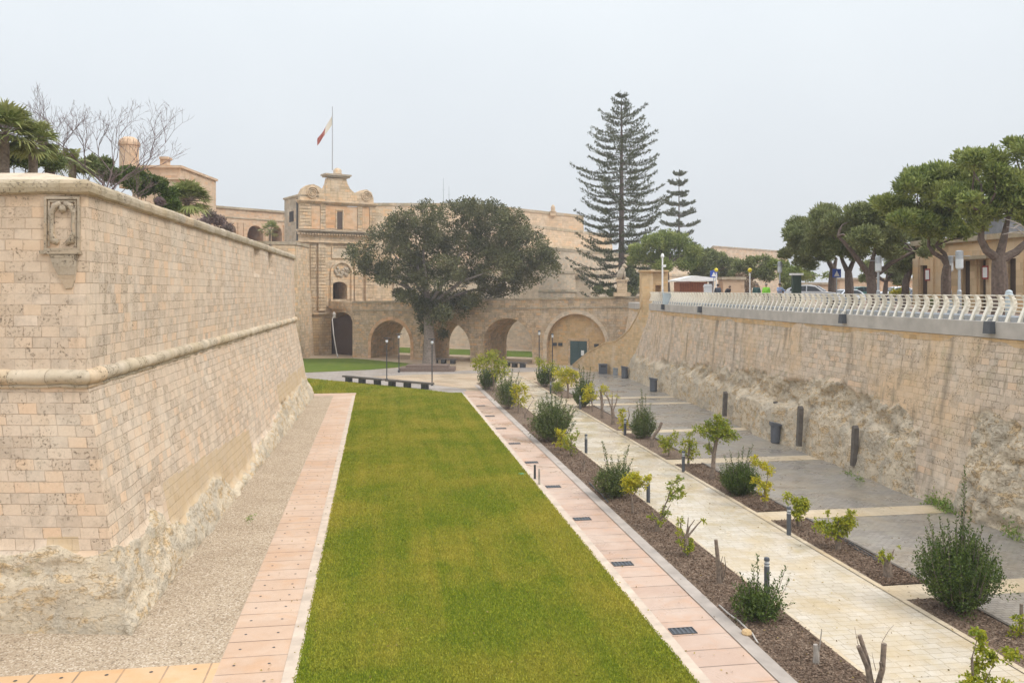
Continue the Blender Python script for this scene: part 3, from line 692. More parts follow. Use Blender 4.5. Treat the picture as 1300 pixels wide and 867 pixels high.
# dark upright drain covers against the foot of the wall
for px,yt,yb,nm in ((922,499,528,'leftmost'),(951,511,533,'second from the left'),(986,512,548,'middle'),(1017,518,566,'second from the right'),(1087,543,591,'rightmost')):
    p=G(px,yb+3); Y=p.y-1.35; p.x=(px-CX)/F*Y; h=(yb-yt)*Y/F+.05; x=p.x; b=MB()
    zb=max(.02,EYE-(yb-HZ)*Y/F)
    b.prism([(-.16,0),(.16,0),(.17,h),(.05,h+.08),(-.15,h-.05)],lambda a,z:UV(toUV((x,Y))[0]-.28,toUV((x,Y))[1]+a*.8,zb+z)+Vector((z*.05,0,0)),lambda a,z:UV(toUV((x,Y))[0]-.02,toUV((x,Y))[1]+a*.95,zb+z)+Vector((z*.05,0,0)))
    b.v=[(v[0]-x,v[1]-Y,v[2]-zb) for v in b.v]
    tag(b.build('wall_slab',M['darkstone'],loc=(x,Y,zb),recalc=True),nm+' of the dark upright slabs standing against the rampart foot','stone slab','dark slabs along the rampart foot')
# ---- street terrace
tp=[UV(26.0,-30)]+[UV(lerpt(ut,t)+.3,t) for t in (20,40,50,60,70,80,90,97)]+[Vector((21,113,0)),Vector((34,170,0)),Vector((60,420,0)),Vector((1500,1500,0)),Vector((1500,-30,0))]
sheet('street',tp,8.2,M['streetpave'],'street terrace above the rampart')
sheet('road',[UV(33,-20),UV(37,-20),UV(37,68),UV(40,110),UV(60,300),UV(52,300),UV(34,110),UV(33,68)],8.21,M['asphalt'],'asphalt road along the terrace')
# ================= bridge =================
BR=Plane((-31.5,127),(38.4,-17.5))
def bs(px): return BR.hit(px,400)[0]
sL=bs(447.5); sR=bs(819)
def ztop(s): 
    a=bs(447); b=bs(811); return 8.05+(8.93-8.05)*(s-a)/(b-a)
W=7.6
bri=empty('stone_bridge',BR.p((sL+sR)/2,0),'arched limestone bridge across the moat with a weathered parapet','bridge')
arch=[]
for (l,r,cx,cy,blind) in ((471,521,497,407,0),(537,597,570,408,0),(613,676,645,404,0),(694,769,732,398.5,1)):
    a=bs(l);b=bs(r); zc=BR.hit(cx,cy)[1]; arch.append((a,b,zc,blind))
def intr(A,s,g=0):
    a,b,zc,_=A; R=(b-a)/2+g; m=(a+b)/2; H=min(R,zc+g); x=(s-m)/R
    return (zc+g-H)+H*math.sqrt(max(0,1-x*x))
cuts=[sL]
for A in arch: cuts+=[A[0]+(A[1]-A[0])*(.5-.5*math.cos(math.pi*k/22)) for k in range(23)]
cuts.append(sR); cuts=sorted(cuts)
c2=[cuts[0]]
for c in cuts[1:]:
    while c-c2[-1]>1.6: c2.append(c2[-1]+1.2)
    c2.append(c)
wall=MB()
def inarch(m):
    for A in arch:
        if A[0]<m<A[1]: return A
def q(a,b,z0,z1,z2,z3,o,m=0):
    P=[BR.p(a,z0,o),BR.p(b,z1,o),BR.p(b,z2,o),BR.p(a,z3,o)]; wall.face(P,uv=[(a,z0),(b,z1),(b,z2),(a,z3)])
for a,b in zip(c2,c2[1:]):
    if b-a<1e-4: continue
    A=inarch((a+b)/2); z0=intr(A,a) if A else 0; z1=intr(A,b) if A else 0
    q(a,b,z0,z1,ztop(b)-.25,ztop(a)-.25,0); q(b,a,z1,z0,ztop(a)-.25,ztop(b)-.25,-W)
    wall.face([BR.p(a,ztop(a)-.95,-.5),BR.p(b,ztop(b)-.95,-.5),BR.p(b,ztop(b)-.95,-W+.5),BR.p(a,ztop(a)-.95,-W+.5)])
    wall.face([BR.p(a,ztop(a)-.95,-.5),BR.p(a,ztop(a)-.25,-.5),BR.p(b,ztop(b)-.25,-.5),BR.p(b,ztop(b)-.95,-.5)])
    wall.face([BR.p(a,ztop(a)-.95,-W+.5),BR.p(a,ztop(a)-.25,-W+.5),BR.p(b,ztop(b)-.25,-W+.5),BR.p(b,ztop(b)-.95,-W+.5)])
for A in arch:
    a,b,zc,_=A; zs=zc-min((b-a)/2,zc); prof=[(a,0)]+([(a,zs)] if zs>.02 else [])+[(a+(b-a)*(.5-.5*math.cos(math.pi*k/22)),None) for k in range(1,22)]+([(b,zs)] if zs>.02 else [])+[(b,0)]
    prof=[(s,z if z is not None else intr(A,s)) for s,z in prof]; L=0
    for p0,p1 in zip(prof,prof[1:]):
        d=math.hypot(p1[0]-p0[0],p1[1]-p0[1])
        wall.face([BR.p(*p0,0),BR.p(*p1,0),BR.p(*p1,-W),BR.p(*p0,-W)],uv=[(0,L),(0,L+d),(W,L+d),(W,L)]); L+=d
    wall.face([BR.p(a,.0,0),BR.p(b,.0,0),BR.p(b,0,-W),BR.p(a,0,-W)])
wall.face([BR.p(sL,0,0),BR.p(sL,ztop(sL)-.25,0),BR.p(sL,ztop(sL)-.25,-W),BR.p(sL,0,-W)])
wall.face([BR.p(sR,0,0),BR.p(sR,ztop(sR)-.25,0),BR.p(sR,ztop(sR)-.25,-W),BR.p(sR,0,-W)])
wall.build('wall',M['bridge'],bri)
k=MB(); k2=MB()
for a,b in zip(c2,c2[1:]):
    if b-a<1e-4: continue
    for off,kk,z0,z1,o in ((0,k,-.25,0.0,.10),(0,k2,-1.42,-1.22,.09)):
        kk.prism([(a,0),(b,0),(b,1),(a,1)],lambda s,z:BR.p(s,ztop(s)+(z0 if z<.5 else z1),o),lambda s,z:BR.p(s,ztop(s)+(z0 if z<.5 else z1),-.55 if kk is k else -.02))
k.build('parapet_coping',M['coping'],bri,recalc=True); k2.build('string_course',M['coping'],bri,recalc=True)
k=MB()
for a,b in zip(c2,c2[1:]):
    if b-a>1e-4: k.prism([(a,0),(b,0),(b,1),(a,1)],lambda s,z:BR.p(s,ztop(s)+(-.25 if z<.5 else 0),-W-.1),lambda s,z:BR.p(s,ztop(s)+(-.25 if z<.5 else 0),-W+.55))
k.build('parapet_coping',M['coping'],bri,recalc=True)
for A,mt,g in zip(arch,('gate_orange','bridge','bridge','pale'),(.5,.45,.45,.5)):
    a,b,zc,bl=A; r=MB(); N_=28; zs=zc-min((b-a)/2,zc)
    P=[]
    for j in range(N_+1):
        w=math.pi*(1-j/N_); m=(a+b)/2; R=(b-a)/2; H=min(R,zc)
        P.append(((m+R*math.cos(w),zs+H*math.sin(w)),(m+(R+g)*math.cos(w),zs+(H+g)*math.sin(w))))
    P=[((a,0),(a-g,0))]+P+[((b,0),(b+g,0))]
    for (i0,o0),(i1,o1) in zip(P,P[1:]):
        r.prism([i0,o0,o1,i1],lambda s,z:BR.p(s,z,.05),lambda s,z:BR.p(s,z,-.15))
    r.build('arch_ring',M[mt],bri,recalc=True)
# blind arch wall with the green door
A=arch[3]; a,b,zc,_=A; f=MB(); n_=24
dl,dz=BR.hit(721.5,433); dr=BR.hit(743,433)[0]; DO=-.75
for j in range(n_):
    s0=a+(b-a)*j/n_; s1=a+(b-a)*(j+1)/n_; m=(s0+s1)/2
    f.face([BR.p(s0,0,DO),BR.p(s1,0,DO),BR.p(s1,intr(A,s1),DO),BR.p(s0,intr(A,s0),DO)],uv=[(s0,0),(s1,0),(s1,intr(A,s1)),(s0,intr(A,s0))])
f.build('blind_arch_wall',M['infill'],bri)
fr=lambda o:(lambda s,oo,z:BR.p(s,z,o+oo))
f=MB(); f.box((dl-.25,0,dz),(dr+.25,.10,dz+.3),frame=fr(DO)).box((dl-.25,0,0),(dl,.10,dz),frame=fr(DO)).box((dr,0,0),(dr+.25,.10,dz),frame=fr(DO))
f.build('door_surround',M['bridge'],bri,recalc=True)
f=MB(); m=(dl+dr)/2
f.box((dl,0,0.02),(m-.01,.06,dz),frame=fr(DO)).box((m+.01,0,.02),(dr,.06,dz),frame=fr(DO))
for i in range(3):
    for s0,s1 in ((dl+.1,m-.1),(m+.1,dr-.1)): f.box((s0,.062,.2+i*dz*.31),(s1,.085,.2+i*dz*.31+dz*.25),frame=fr(DO))
dd=f.build('door',M['doorgreen'],bri,recalc=True)
f=MB(); f.box((m+.35,.09,1.3),(m+.75,.10,1.95),frame=fr(DO)); f.build('notice',M['white'],dd,recalc=True)
for px,py,w_ in ((702,437.5,.5),(709,437.5,.5),(755,439,.55)):
    s_,z_=BR.hit(px,py); f=MB(); f.box((s_-w_/2,.02,z_-.2),(s_+w_/2,.2,z_+.2),frame=fr(DO if px<750 else DO)); f.build('floodlight',M['dark'],bri,recalc=True)
# things behind the bridge: the moat goes on
sheet('back_lawn',[BR.p(-3,0,-W-3),BR.p(46,0,-W-3),BR.p(46,0,-W-14),BR.p(-3,0,-W-14)],.014,M['lawn2'],'green lawn behind the bridge')
def wallobj(name,label,cat,poly,z0,z1,mat,batter=0,coping=.35,cordon=None,closed=True,mode='wall',zt=None,group=None):
    """solid building block from a plan polygon (counter-clockwise seen from above)"""
    c=sum((Vector((p[0],p[1],0)) for p in poly),Vector())/len(poly)
    r=empty(name,(poly[0][0],poly[0][1],z0),label,cat,group)
    n=len(poly); zt=zt or [z1]*n
    def off(i,o):
        p=Vector((*poly[i][:2],0));a=Vector((*poly[i-1][:2],0));b=Vector((*poly[(i+1)%n][:2],0))
        d0=(p-a).normalized();d1=(b-p).normalized();n0=Vector((d0.y,-d0.x,0));n1=Vector((d1.y,-d1.x,0)); k=(n0+n1)/max(.35,1+n0.dot(n1)); return p+k*o
    m=MB()
    lo=[off(i,batter) for i in range(n)]; hi=[off(i,0) for i in range(n)]
    L=0
    for i in range(n):
        j=(i+1)%n; d=(hi[j]-hi[i]).length
        m.face([(lo[i].x,lo[i].y,z0),(lo[j].x,lo[j].y,z0),(hi[j].x,hi[j].y,zt[j]),(hi[i].x,hi[i].y,zt[i])],uv=[(L,z0),(L+d,z0),(L+d,zt[j]),(L,zt[i])]); L+=d
    tri=tessellate_polygon([[Vector((p[0],p[1],0)) for p in poly]])
    for t in tri: m.face([(hi[k].x,hi[k].y,zt[k]) for k in t])
    m.build('wall',mat,r)
    def band(nm,za,zb,o,mt,thick=.4):
        m=MB()
        for i in range(n):
            j=(i+1)%n; A0,A1=off(i,o),off(j,o); B0,B1=off(i,-thick),off(j,-thick)
            rel=za<=0; za0=zt[i]+za if rel else za; za1=zt[j]+za if rel else za; zb0=zt[i]+zb if rel else zb; zb1=zt[j]+zb if rel else zb
            m.face([(A0.x,A0.y,za0),(A1.x,A1.y,za1),(A1.x,A1.y,zb1),(A0.x,A0.y,zb0)])
            m.face([(A0.x,A0.y,zb0),(A1.x,A1.y,zb1),(B1.x,B1.y,zb1),(B0.x,B0.y,zb0)])
            m.face([(A0.x,A0.y,za0),(B0.x,B0.y,za0),(B1.x,B1.y,za1),(A1.x,A1.y,za1)])
        m.build(nm,mt,r)
    if coping: band('coping',-coping,.02,.15,M['coping'])
    if cordon:
        for z in cordon: band('string_course',z-.2,z+.2,.25+batter*(1-(z-z0)/(z1-z0)),M['cordon'])
    return r
def X(px,Y): return (px-CX)/F*Y
# walls beyond the bridge
wallobj('curtain_wall','pale high wall behind the bridge and the big tree, right of the gate','wall',
   [(X(470,150),150),(X(600,163),163),(X(740,170),170),(X(740,185),185),(X(470,185),185)],0,24.6,M['far'],batter=1.5,cordon=[21.0],coping=.5,zt=[25.0,26.3,24.6,24.6,25.0])
wallobj('cavalier','sloping stepped high wall behind the Norfolk pine with its top line falling to the right','wall',
   [(X(657,147),147),(X(776,172),172),(X(776,190),190),(X(657,190),190)],0,20.5,M['far'],batter=2.0,cordon=[17.6],coping=.5,zt=[21.3,20.9,21,21.3])
wallobj('bastion_wall','lower pale bastion wall low behind the tall Norfolk pine','wall',
   [(X(690,136),136),(X(825,158),158),(X(960,188),188),(X(960,215),215),(X(690,200),200)],0,15.6,M['pale'],batter=2.6,cordon=[12.6,9.6],coping=.5,zt=[16.6,16.1,15.6,15.6,16])
wallobj('curtain_base','smooth battered wall seen through the bridge arches','wall',
   [(X(505,151),150),(X(600,149),147),(X(742,143),141),(X(742,150),149),(X(505,156),154)],0,13.4,M['pale'],batter=2.5,cordon=[11.9],coping=.4)
wallobj('parapet_ridge','distant tan fortification low on the skyline beyond the trees','fortification',
   [(X(868,250),250),(X(905,245),245),(X(1000,262),262),(X(1000,280),280),(X(868,280),280)],8,20.5,M['far'],coping=.4,zt=[14,22.6,21.8,21.5,21.5])
m=MB(); m.box((-.55,-.55,0),(.55,.55,.8)).lathe((0,0,.8),[(.7,0),(.7,.15),(.42,.2),(.42,.9),(.25,1.3),(.01,1.45)],12)
tag(m.build('roof_turret',M['far'],loc=at(702,272.5,168)-Vector((0,0,.3)),recalc=True),'small stone turret on the skyline wall right of the big tree','turret')
for px,h,nm in ((563,36,'taller'),(570,26,'shorter')):
    p=at(px,262,170); m=MB(); m.tube([(0,0,0),(0,0,h*.157)],[.07,.03],6).box((-.25,-.25,0),(.25,.25,.3)).tube([(-.3,0,h*.09),(.3,0,h*.09)],.03,4)
    tag(m.build('aerial_mast',M['steel'],loc=p,recalc=True),nm+' of the two thin aerials above the big tree','aerial','aerials on the skyline')
# curtain between the bastion and the gate
wallobj('flank_wall','plain limestone wall between the bastion tip and the gate','wall',
   [(-60,108),(X(379.5,121),119.2),(X(379.5,121),126.5),(-60,126.5)],0,16.4,M['gate'],batter=.7,cordon=None,coping=.4)
# ================= the gate =================
GT=Plane((X(379,127),127),(.829,.559))
gate=empty('town_gate',GT.p(5.5,0),'baroque stone town gate with a scrolled pediment and orange panels','gate')
def gb(px0,px1,py0,py1,o0,o1,mb,fx=None):
    cx=(px0+px1)/2
    a0=GT.hit(px0,300)[0];a1=GT.hit(px1,300)[0]
    z1=GT.hit(cx,py0)[1];z0=GT.hit(cx,py1)[1]
    mb.box((a0,o0,z0),(a1,o1,z1),frame=lambda a,o,z:GT.p(a,z,o)); return a0,a1,z0,z1
aR=GT.hit(476,300)[0]
zc1=GT.hit(379,255.5)[1]   # top cornice
zc2=GT.hit(379,293)[1]     # main cornice
zc3=GT.hit(379,401)[1]     # base string
fg=lambda a,o,z:GT.p(a,z,o)
# body with door recess and window openings cut as stacked blocks behind
pa0=GT.hit(420,300)[0];pa1=GT.hit(440.5,300)[0]; pz1=GT.hit(430,357.5)[1]; pz0=GT.hit(430,380)[1]
m=MB()
m.box((0,-6,0),(pa0,0,zc1),frame=fg).box((pa1,-6,zc3-3),(aR+3,0,zc1-.4),frame=fg).box((pa0,-6,pz1+.02),(pa1,0,zc1),frame=fg).box((pa0,-6,zc3-.5),(pa1,0,pz0),frame=fg)
m.build('wall',M['gate'],gate,recalc=True)
m=MB(); m.box((pa0+.01,-5.8,pz0-.3),(pa1-.01,-5.0,pz1+.3),frame=fg); m.build('passage',M['void'],gate,recalc=True)
# orange render of the attic
m=MB()
for a,b in ((395.5,406),(413,453),(460,468.5)): gb(a,b,262,290.5,-.01,.06,m)
m.build('orange_render',M['gate_orange'],gate,recalc=True)
# pilasters, rusticated (grooved courses)
def pil(px0,px1,z0,z1,o,step=.5):
    m=MB(); a0=GT.hit(px0,300)[0];a1=GT.hit(px1,300)[0]; z=z0
    while z<z1-.05:
        zz=min(z1,z+step-.09); m.box((a0,-.02,z),(a1,o,zz),frame=fg,taper=0.0); m.box((a0+.04,-.02,zz),(a1-.04,max(.03,o-.11),min(z1,zz+.09)),frame=fg); z+=step
    m.build('pilaster',M['gate'],gate,recalc=True)
for a,b in ((379.3,395),(406.5,413),(453.5,459.5),(469,476)): pil(a,b,zc2+.35,zc1-.25,.16)
for a,b,o in ((379.3,391.5,.45),(403,412.5,.45),(394,401,.12),(449,458,.45),(463,474,.45)): pil(a,b,zc3+.7,zc2-1.9,o,.5)
def cornice(z,o,h,nm,a0=-.35,a1=None,steps=3,mat='gate'):
    m=MB(); a1=a1 or aR+.3
    for i in range(steps):
        m.box((a0+(steps-1-i)*.1,-.3,z+h*i/steps),(a1-(steps-1-i)*.1,o*(i+1)/steps,z+h*(i+1)/steps-.002),frame=fg)
    m.build(nm,M[mat],gate,recalc=True)
cornice(zc1-.3,.55,.55,'top_cornice',-.35); cornice(zc2-.3,.85,.5,'main_cornice',mat='worn'); cornice(zc2-1.9,.5,.35,'capital_band'); cornice(zc3-.25,.55,.7,'base_moulding')
m=MB()
for i in range(30): 
    a=-.2+i*(aR+.4)/30; m.box((a,.02,zc2-.55),(a+.2,.6,zc2-.31),frame=fg)
m.build('dentils',M['gate'],gate,recalc=True)
# left end return with the narrow grey tower face
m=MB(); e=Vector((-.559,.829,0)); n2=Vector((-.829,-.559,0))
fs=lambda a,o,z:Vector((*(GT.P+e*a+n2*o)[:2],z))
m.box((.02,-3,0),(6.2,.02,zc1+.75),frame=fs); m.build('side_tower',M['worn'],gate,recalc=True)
m=MB(); m.box((0,-3.2,zc1+.75),(6.35,.2,zc1+1.0),frame=fs); m.build('side_coping',M['coping'],gate,recalc=True)
w_=MB(); w_.box((2.0,.0,zc1-2.9),(3.9,.05,zc1-1.3),frame=fs); w_.build('side_window',M['void'],gate,recalc=True)
m=MB(); m.tube([fs(.25,.14,zc3+1),fs(.25,.14,zc1+.4)],.11,8); m.build('drainpipe',M['dark'],gate)
# attic window
m=MB(); gb(427.5,434.5,269,291,.05,.10,m); m.build('attic_window',M['doordark'],gate,recalc=True)
m=MB(); gb(426,427.5,267.5,291,.05,.16,m); gb(434.5,436,267.5,291,.05,.16,m); gb(426,436,266,267.6,.05,.2,m); m.build('window_frame',M['gate'],gate,recalc=True)
# base: rough battered tower and the recess with the dark gate
ba1=GT.hit(419.5,400)[0]
m=MB(); m.prism([(0,0),(ba1,0),(ba1,zc3-.3),(0,zc3-.3)],lambda a,z:GT.p(a,z,.55-.05*z),lambda a,z:GT.p(a,z,-.3)); m.build('rough_base',M['gate_rough'],gate,recalc=True)
# portal: round arch with worn relief, panel above
pm=(GT.hit(419,300)[0]+GT.hit(448,300)[0])/2; pr_=(GT.hit(448,300)[0]-GT.hit(419,300)[0])/2
zt_=GT.hit(433,331)[1]; zsp=zt_-pr_; 
m=MB(); 
P=[(pm-pr_,zc3+1.2)]+[(pm-pr_*math.cos(w),zsp+pr_*math.sin(w)) for w in np.linspace(0,math.pi,19)]+[(pm+pr_,zc3+1.2)]
Q=[(pm-(pr_-.35),zc3+1.2)]+[(pm-(pr_-.35)*math.cos(w),zsp+(pr_-.35)*math.sin(w)) for w in np.linspace(0,math.pi,19)]+[(pm+pr_-.35,zc3+1.2)]
for i in range(len(P)-1): m.prism([P[i],P[i+1],Q[i+1],Q[i]],lambda a,z:GT.p(a,z,.3),lambda a,z:GT.p(a,z,-.1))
m.build('portal_arch',M['gate'],gate,recalc=True)
m=MB()
P=[(pa0-.3,pz0-.1)]+[(((pa0+pa1)/2)-((pa1-pa0)/2+.3)*math.cos(w),pz1-.9+(.9+.3)*math.sin(w)) for w in np.linspace(0,math.pi,13)]+[(pa1+.3,pz0-.1)]
Q=[(pa0+.02,pz0-.1)]+[(((pa0+pa1)/2)-((pa1-pa0)/2-.02)*math.cos(w),pz1-.9+.88*math.sin(w)) for w in np.linspace(0,math.pi,13)]+[(pa1-.02,pz0-.1)]
for i in range(len(P)-1): m.prism([P[i],P[i+1],Q[i+1],Q[i]],lambda a,z:GT.p(a,z,.14),lambda a,z:GT.p(a,z,-.4))
for i in range(1,len(Q)-2):  # spandrels that round the opening
    m.prism([Q[i],Q[i+1],(Q[i+1][0],pz1+.05),(Q[i][0],pz1+.05)],lambda a,z:GT.p(a,z,.03),lambda a,z:GT.p(a,z,-.6))
m.build('portal_surround',M['gate'],gate,recalc=True)
m=MB(); zr=GT.hit(432,345)[1]
rr=random.Random(4)
for i in range(26):
    a=pm+rr.uniform(-1.15,1.15); z=zr+rr.uniform(-.9,.9)*(1-.4*abs(a-pm)); m.lathe(GT.p(a,z,.0),[(.01,-.25),(.22,-.15),(.26,0),(.2,.16),(.01,.25)],7)
m.build('portal_relief',M['worn'],gate,smooth=True)
m=MB(); x0,x1,z0,z1=gb(422,446.5,314.5,327,.0,.07,m)
m.build('inscription_panel',M['pale'],gate,recalc=True)
m=MB(); m.box((x0-.15,0,z1),(x1+.15,.18,z1+.15),frame=fg).box((x0-.15,0,z0-.15),(x1+.15,.18,z0),frame=fg).box((x0-.15,0,z0),(x0,.18,z1),frame=fg).box((x1,0,z0),(x1+.15,.18,z1),frame=fg)
m.build('panel_frame',M['gate'],gate,recalc=True)
# pediment outline
def gp(px,py): return GT.hit(px,py)
out=[gp(380.5,254),gp(381.5,246),gp(385,239),gp(391,235),gp(398,234),gp(404,236.5),gp(409,240),gp(413,238),gp(415.5,232),gp(416.5,226)]
out+=[gp(439.5,226),gp(441,233),gp(444.5,240),gp(450,245),gp(455,244),gp(460,241.5),gp(466,240.8),gp(471.5,244.5),gp(474,251),gp(474.5,258.5)]
m=MB(); m.prism(out,lambda a,z:GT.p(a,z,.0),lambda a,z:GT.p(a,z,-1.2)); m.build('pediment',M['gate'],gate,recalc=True)
m=MB(); 
for (x0,x1,y0,y1,o) in ((412,445,221.5,223.5,.45),(413.5,443.5,223.5,225.5,.3)):
    a0,a1=gp(x0,y0)[0],gp(x1,y0)[0]; zt2=gp(429,y0)[1]; zb2=gp(429,y1)[1]; m.box((a0,-1.2-o,zb2),(a1,o,zt2-.002),frame=fg)
m.build('pediment_cap',M['worn'],gate,recalc=True)
bz=gp(429,221)[1]; m=MB(); m.lathe(GT.p(gp(430,221)[0],bz,-.5),[(.72,0),(.72,.12),(.6,.2),(.66,.5),(.5,.8),(.2,.95),(.01,.98)],14); m.build('finial',M['gate'],gate,smooth=True)
for cx,cy,R in ((396.5,245,.95),(465,249.5,.85)):
    a,z=gp(cx,cy); m=MB(); P=[]
    for i in range(44):
        w=i*.42; r=R*(1-i/50); P.append(GT.p(a+r*math.cos(w),z+r*math.sin(w)*1.02,.06))
    m.tube(P,[.14*(1-i/60) for i in range(44)],6); m.build('scroll',M['gate'],gate,smooth=True)
# recess at the foot between gate base and bridge pier, with its dark door
RZ=zc3-.3
m=MB(); q0=GT.p(ba1-.1,0,-2.2); q1=BR.p(sL+.1,0,-2.6)
m.prism([(0,0),(1,0),(1,RZ),(0,RZ)],lambda a,z:Vector((*(q0.lerp(q1,a))[:2],z)),lambda a,z:Vector((*(q0.lerp(q1,a)+Vector((.3,1.5,0)))[:2],z))); m.build('recess_wall',M['bridge'],gate,recalc=True)
m=MB(); dq=lambda a,o,z:Vector((*(q0.lerp(q1,a)+Vector((-.05*o,-o,0)))[:2],z))
prof=[(.12,0),(.12,4.6),(.25,5.3),(.45,5.75),(.7,5.9),(.93,5.9),(.93,0)]
m.prism(prof,lambda a,z:dq(a,.06,z),lambda a,z:dq(a,-.05,z)); m.build('postern_door',M['doordark'],gate,recalc=True)
m=MB()
a0=GT.p(ba1,0,.3); a1=BR.p(sL,0,.0)
n_=12
for i in range(n_):
    t0=i/n_;t1=(i+1)/n_; zz=lambda t: 5.1+1.35*math.sqrt(max(0,1-(2*t-1)**2))
    f=lambda t,z,o:Vector((*(a0.lerp(a1,t)+Vector((.1,.9,0))*o)[:2],z))
    m.prism([(t0,zz(t0)),(t1,zz(t1)),(t1,7.9),(t0,7.9)],lambda t,z:f(t,z,0),lambda t,z:f(t,z,1))
m.build('recess_arch',M['bridge'],gate,recalc=True)
m=MB(); pp=[at(424,401,124.3),at(421.8,405,124),at(423.5,425,122.7),at(427.5,449,122.4),at(429,453.5,122)]
m.tube(pp,.085,7).lathe(at(424,400,124.3),[(.01,-.5),(.22,-.4),(.25,.2),(.01,.5)],8)
m.build('white_pipe',M['concrete'],gate)
m=MB()  # floor of the passage in front of the portal, joins bridge and gate
dk=[GT.p(ba1-.5,0,.5),GT.p(aR+3,0,.5),BR.p(sL+.05,0,-W),BR.p(sL+.05,0,-.02)]
m.prism([(p.x,p.y) for p in dk],lambda x,y:Vector((x,y,6.9)),lambda x,y:Vector((x,y,8.0))); m.build('landing',M['bridge'],gate,recalc=True)
# flagpole and flag
p=at(422,208,131); r=empty('flagpole',p,'thin pale flagpole above the gate','flagpole')
m=MB(); hh=73*131/F; m.tube([(0,0,-1),(0,0,hh*.98)],[.09,.06],8).lathe((0,0,hh*.98),[(.01,0),(.1,.06),(.01,.14)],8); m.build('pole',M['polegrey']).parent=r
fm,nt,b,o_=newmat('flag_cloth'); N=NT(nt); u=N.uv(); sp=N.n('SeparateXYZ'); N.l(u,sp.inputs[0]); cr=N.ramp(sp.outputs[0],.49,.51)
N.l(N.mix(cr,(.72,.66,.56),(.42,.12,.09)),b.inputs['Base Color']); b.inputs['Roughness'].default_value=.8
V=[];nx,nz=14,9; m=MB()
def fp(i,j):   # nearly limp flag hanging in a slant
    a=i/nx; c=j/nz; L=34*131/F
    x=-a*2.35+c*.1; z=hh*.86-(1-c)*1.55*(1-.35*a)-a*4.1+ .3*a*a; y=.28*math.sin(a*9+c*2)*a
    return (x,y,z)
for i in range(nx):
    for j in range(nz): m.face([fp(i,j),fp(i+1,j),fp(i+1,j+1),fp(i,j+1)],uv=[(x/1.0,y) for x,y in ((i/nx,j/nz),((i+1)/nx,j/nz),((i+1)/nx,(j+1)/nz),(i/nx,(j+1)/nz))])
tag(m.build('flag',fm,loc=p,smooth=True,weld=True),'limp white and red flag slanting off the pole above the gate','flag')
# gallery wing left of the gate
W0=Plane((X(255,137),137),(X(372,150)-X(255,137),13))
wing=empty('arcade_wing',W0.p(5,12),'long orange stone wing with small arches behind the bastion','building')
fw=lambda a,o,z:W0.p(a,z,o)
def wz(px,py): return W0.hit(px,py)
zt3=wz(300,266)[1]; aw=wz(374,270)[0]
arcs=[(wz(285.5,290)[0],wz(300,290)[0],wz(292,285)[1]),(wz(314,290)[0],wz(334.5,290)[0],wz(324,286.5)[1]),(wz(345,290)[0],wz(358,290)[0],wz(352,288)[1])]
m=MB(); a=0; zb3=10
for (l,r_,zc_) in arcs:
    m.box((a,-6,zb3),(l,0,zt3),frame=fw); R=(r_-l)/2
    for i in range(10):
        s0=l+2*R*i/10;s1=l+2*R*(i+1)/10; h0=zc_-R+R*math.sqrt(max(0,1-((s0-l-R)/R)**2)); h1=zc_-R+R*math.sqrt(max(0,1-((s1-l-R)/R)**2))
        m.prism([(s0,h0),(s1,h1),(s1,zt3),(s0,zt3)],lambda s,z:W0.p(s,z,0),lambda s,z:W0.p(s,z,-1.2))
    a=r_
m.box((a,-6,zb3),(aw,0,zt3),frame=fw); m.box((0,-7,zb3),(aw,-6,zt3),frame=fw); m.build('wall',M['house'],wing,recalc=True)
m=MB(); m.box((-.2,-7,zt3),(aw,.25,zt3+.35),frame=fw).box((0,0,zt3-1.5),(aw,.12,zt3-1.3),frame=fw); m.build('cornice',M['coping'],wing,recalc=True)
for l,r_,zc_ in arcs:
    for x_ in (l-.75,r_+.25):
        m=MB(); m.box((x_,0,zb3),(x_+.5,.15,zc_+.3),frame=fw); m.build('pilaster',M['house'],wing,recalc=True)
# house with the little tower above the bastion
def hb_(px0,px1,py0,py1,Y,D,mb):
    p0=at(px0,py1,Y);p1=at(px1,py0,Y); mb.box((p0.x,Y,p0.z),(p1.x,Y+D,p1.z))
hs_=empty('villa',at(190,255,100),'tan villa with a round tower and a chimney above the bastion trees','house')
m=MB(); hb_(172,229,213,275,100,12,m); hb_(168,236,228,275,98.5,1.4,m); m.build('wall',M['house'],hs_,recalc=True)
m=MB(); hb_(171,230,210,213,99.7,12.5,m); hb_(169,237,226,228,98.2,1.9,m); m.build('parapet',M['house'],hs_,recalc=True)
m=MB(); c=at(164,208,104); m.lathe(c,[(1.12,-3),(1.12,2.1),(1.25,2.2),(1.25,2.5),(1.05,2.9),(.6,3.2),(.01,3.3)],20); m.build('tower',M['house'],hs_,smooth=False)
m=MB(); hb_(203,212,202,212,101,1,m); hb_(201.8,213.2,199,202,100.8,1.3,m); m.build('chimney',M['house'],hs_,recalc=True)
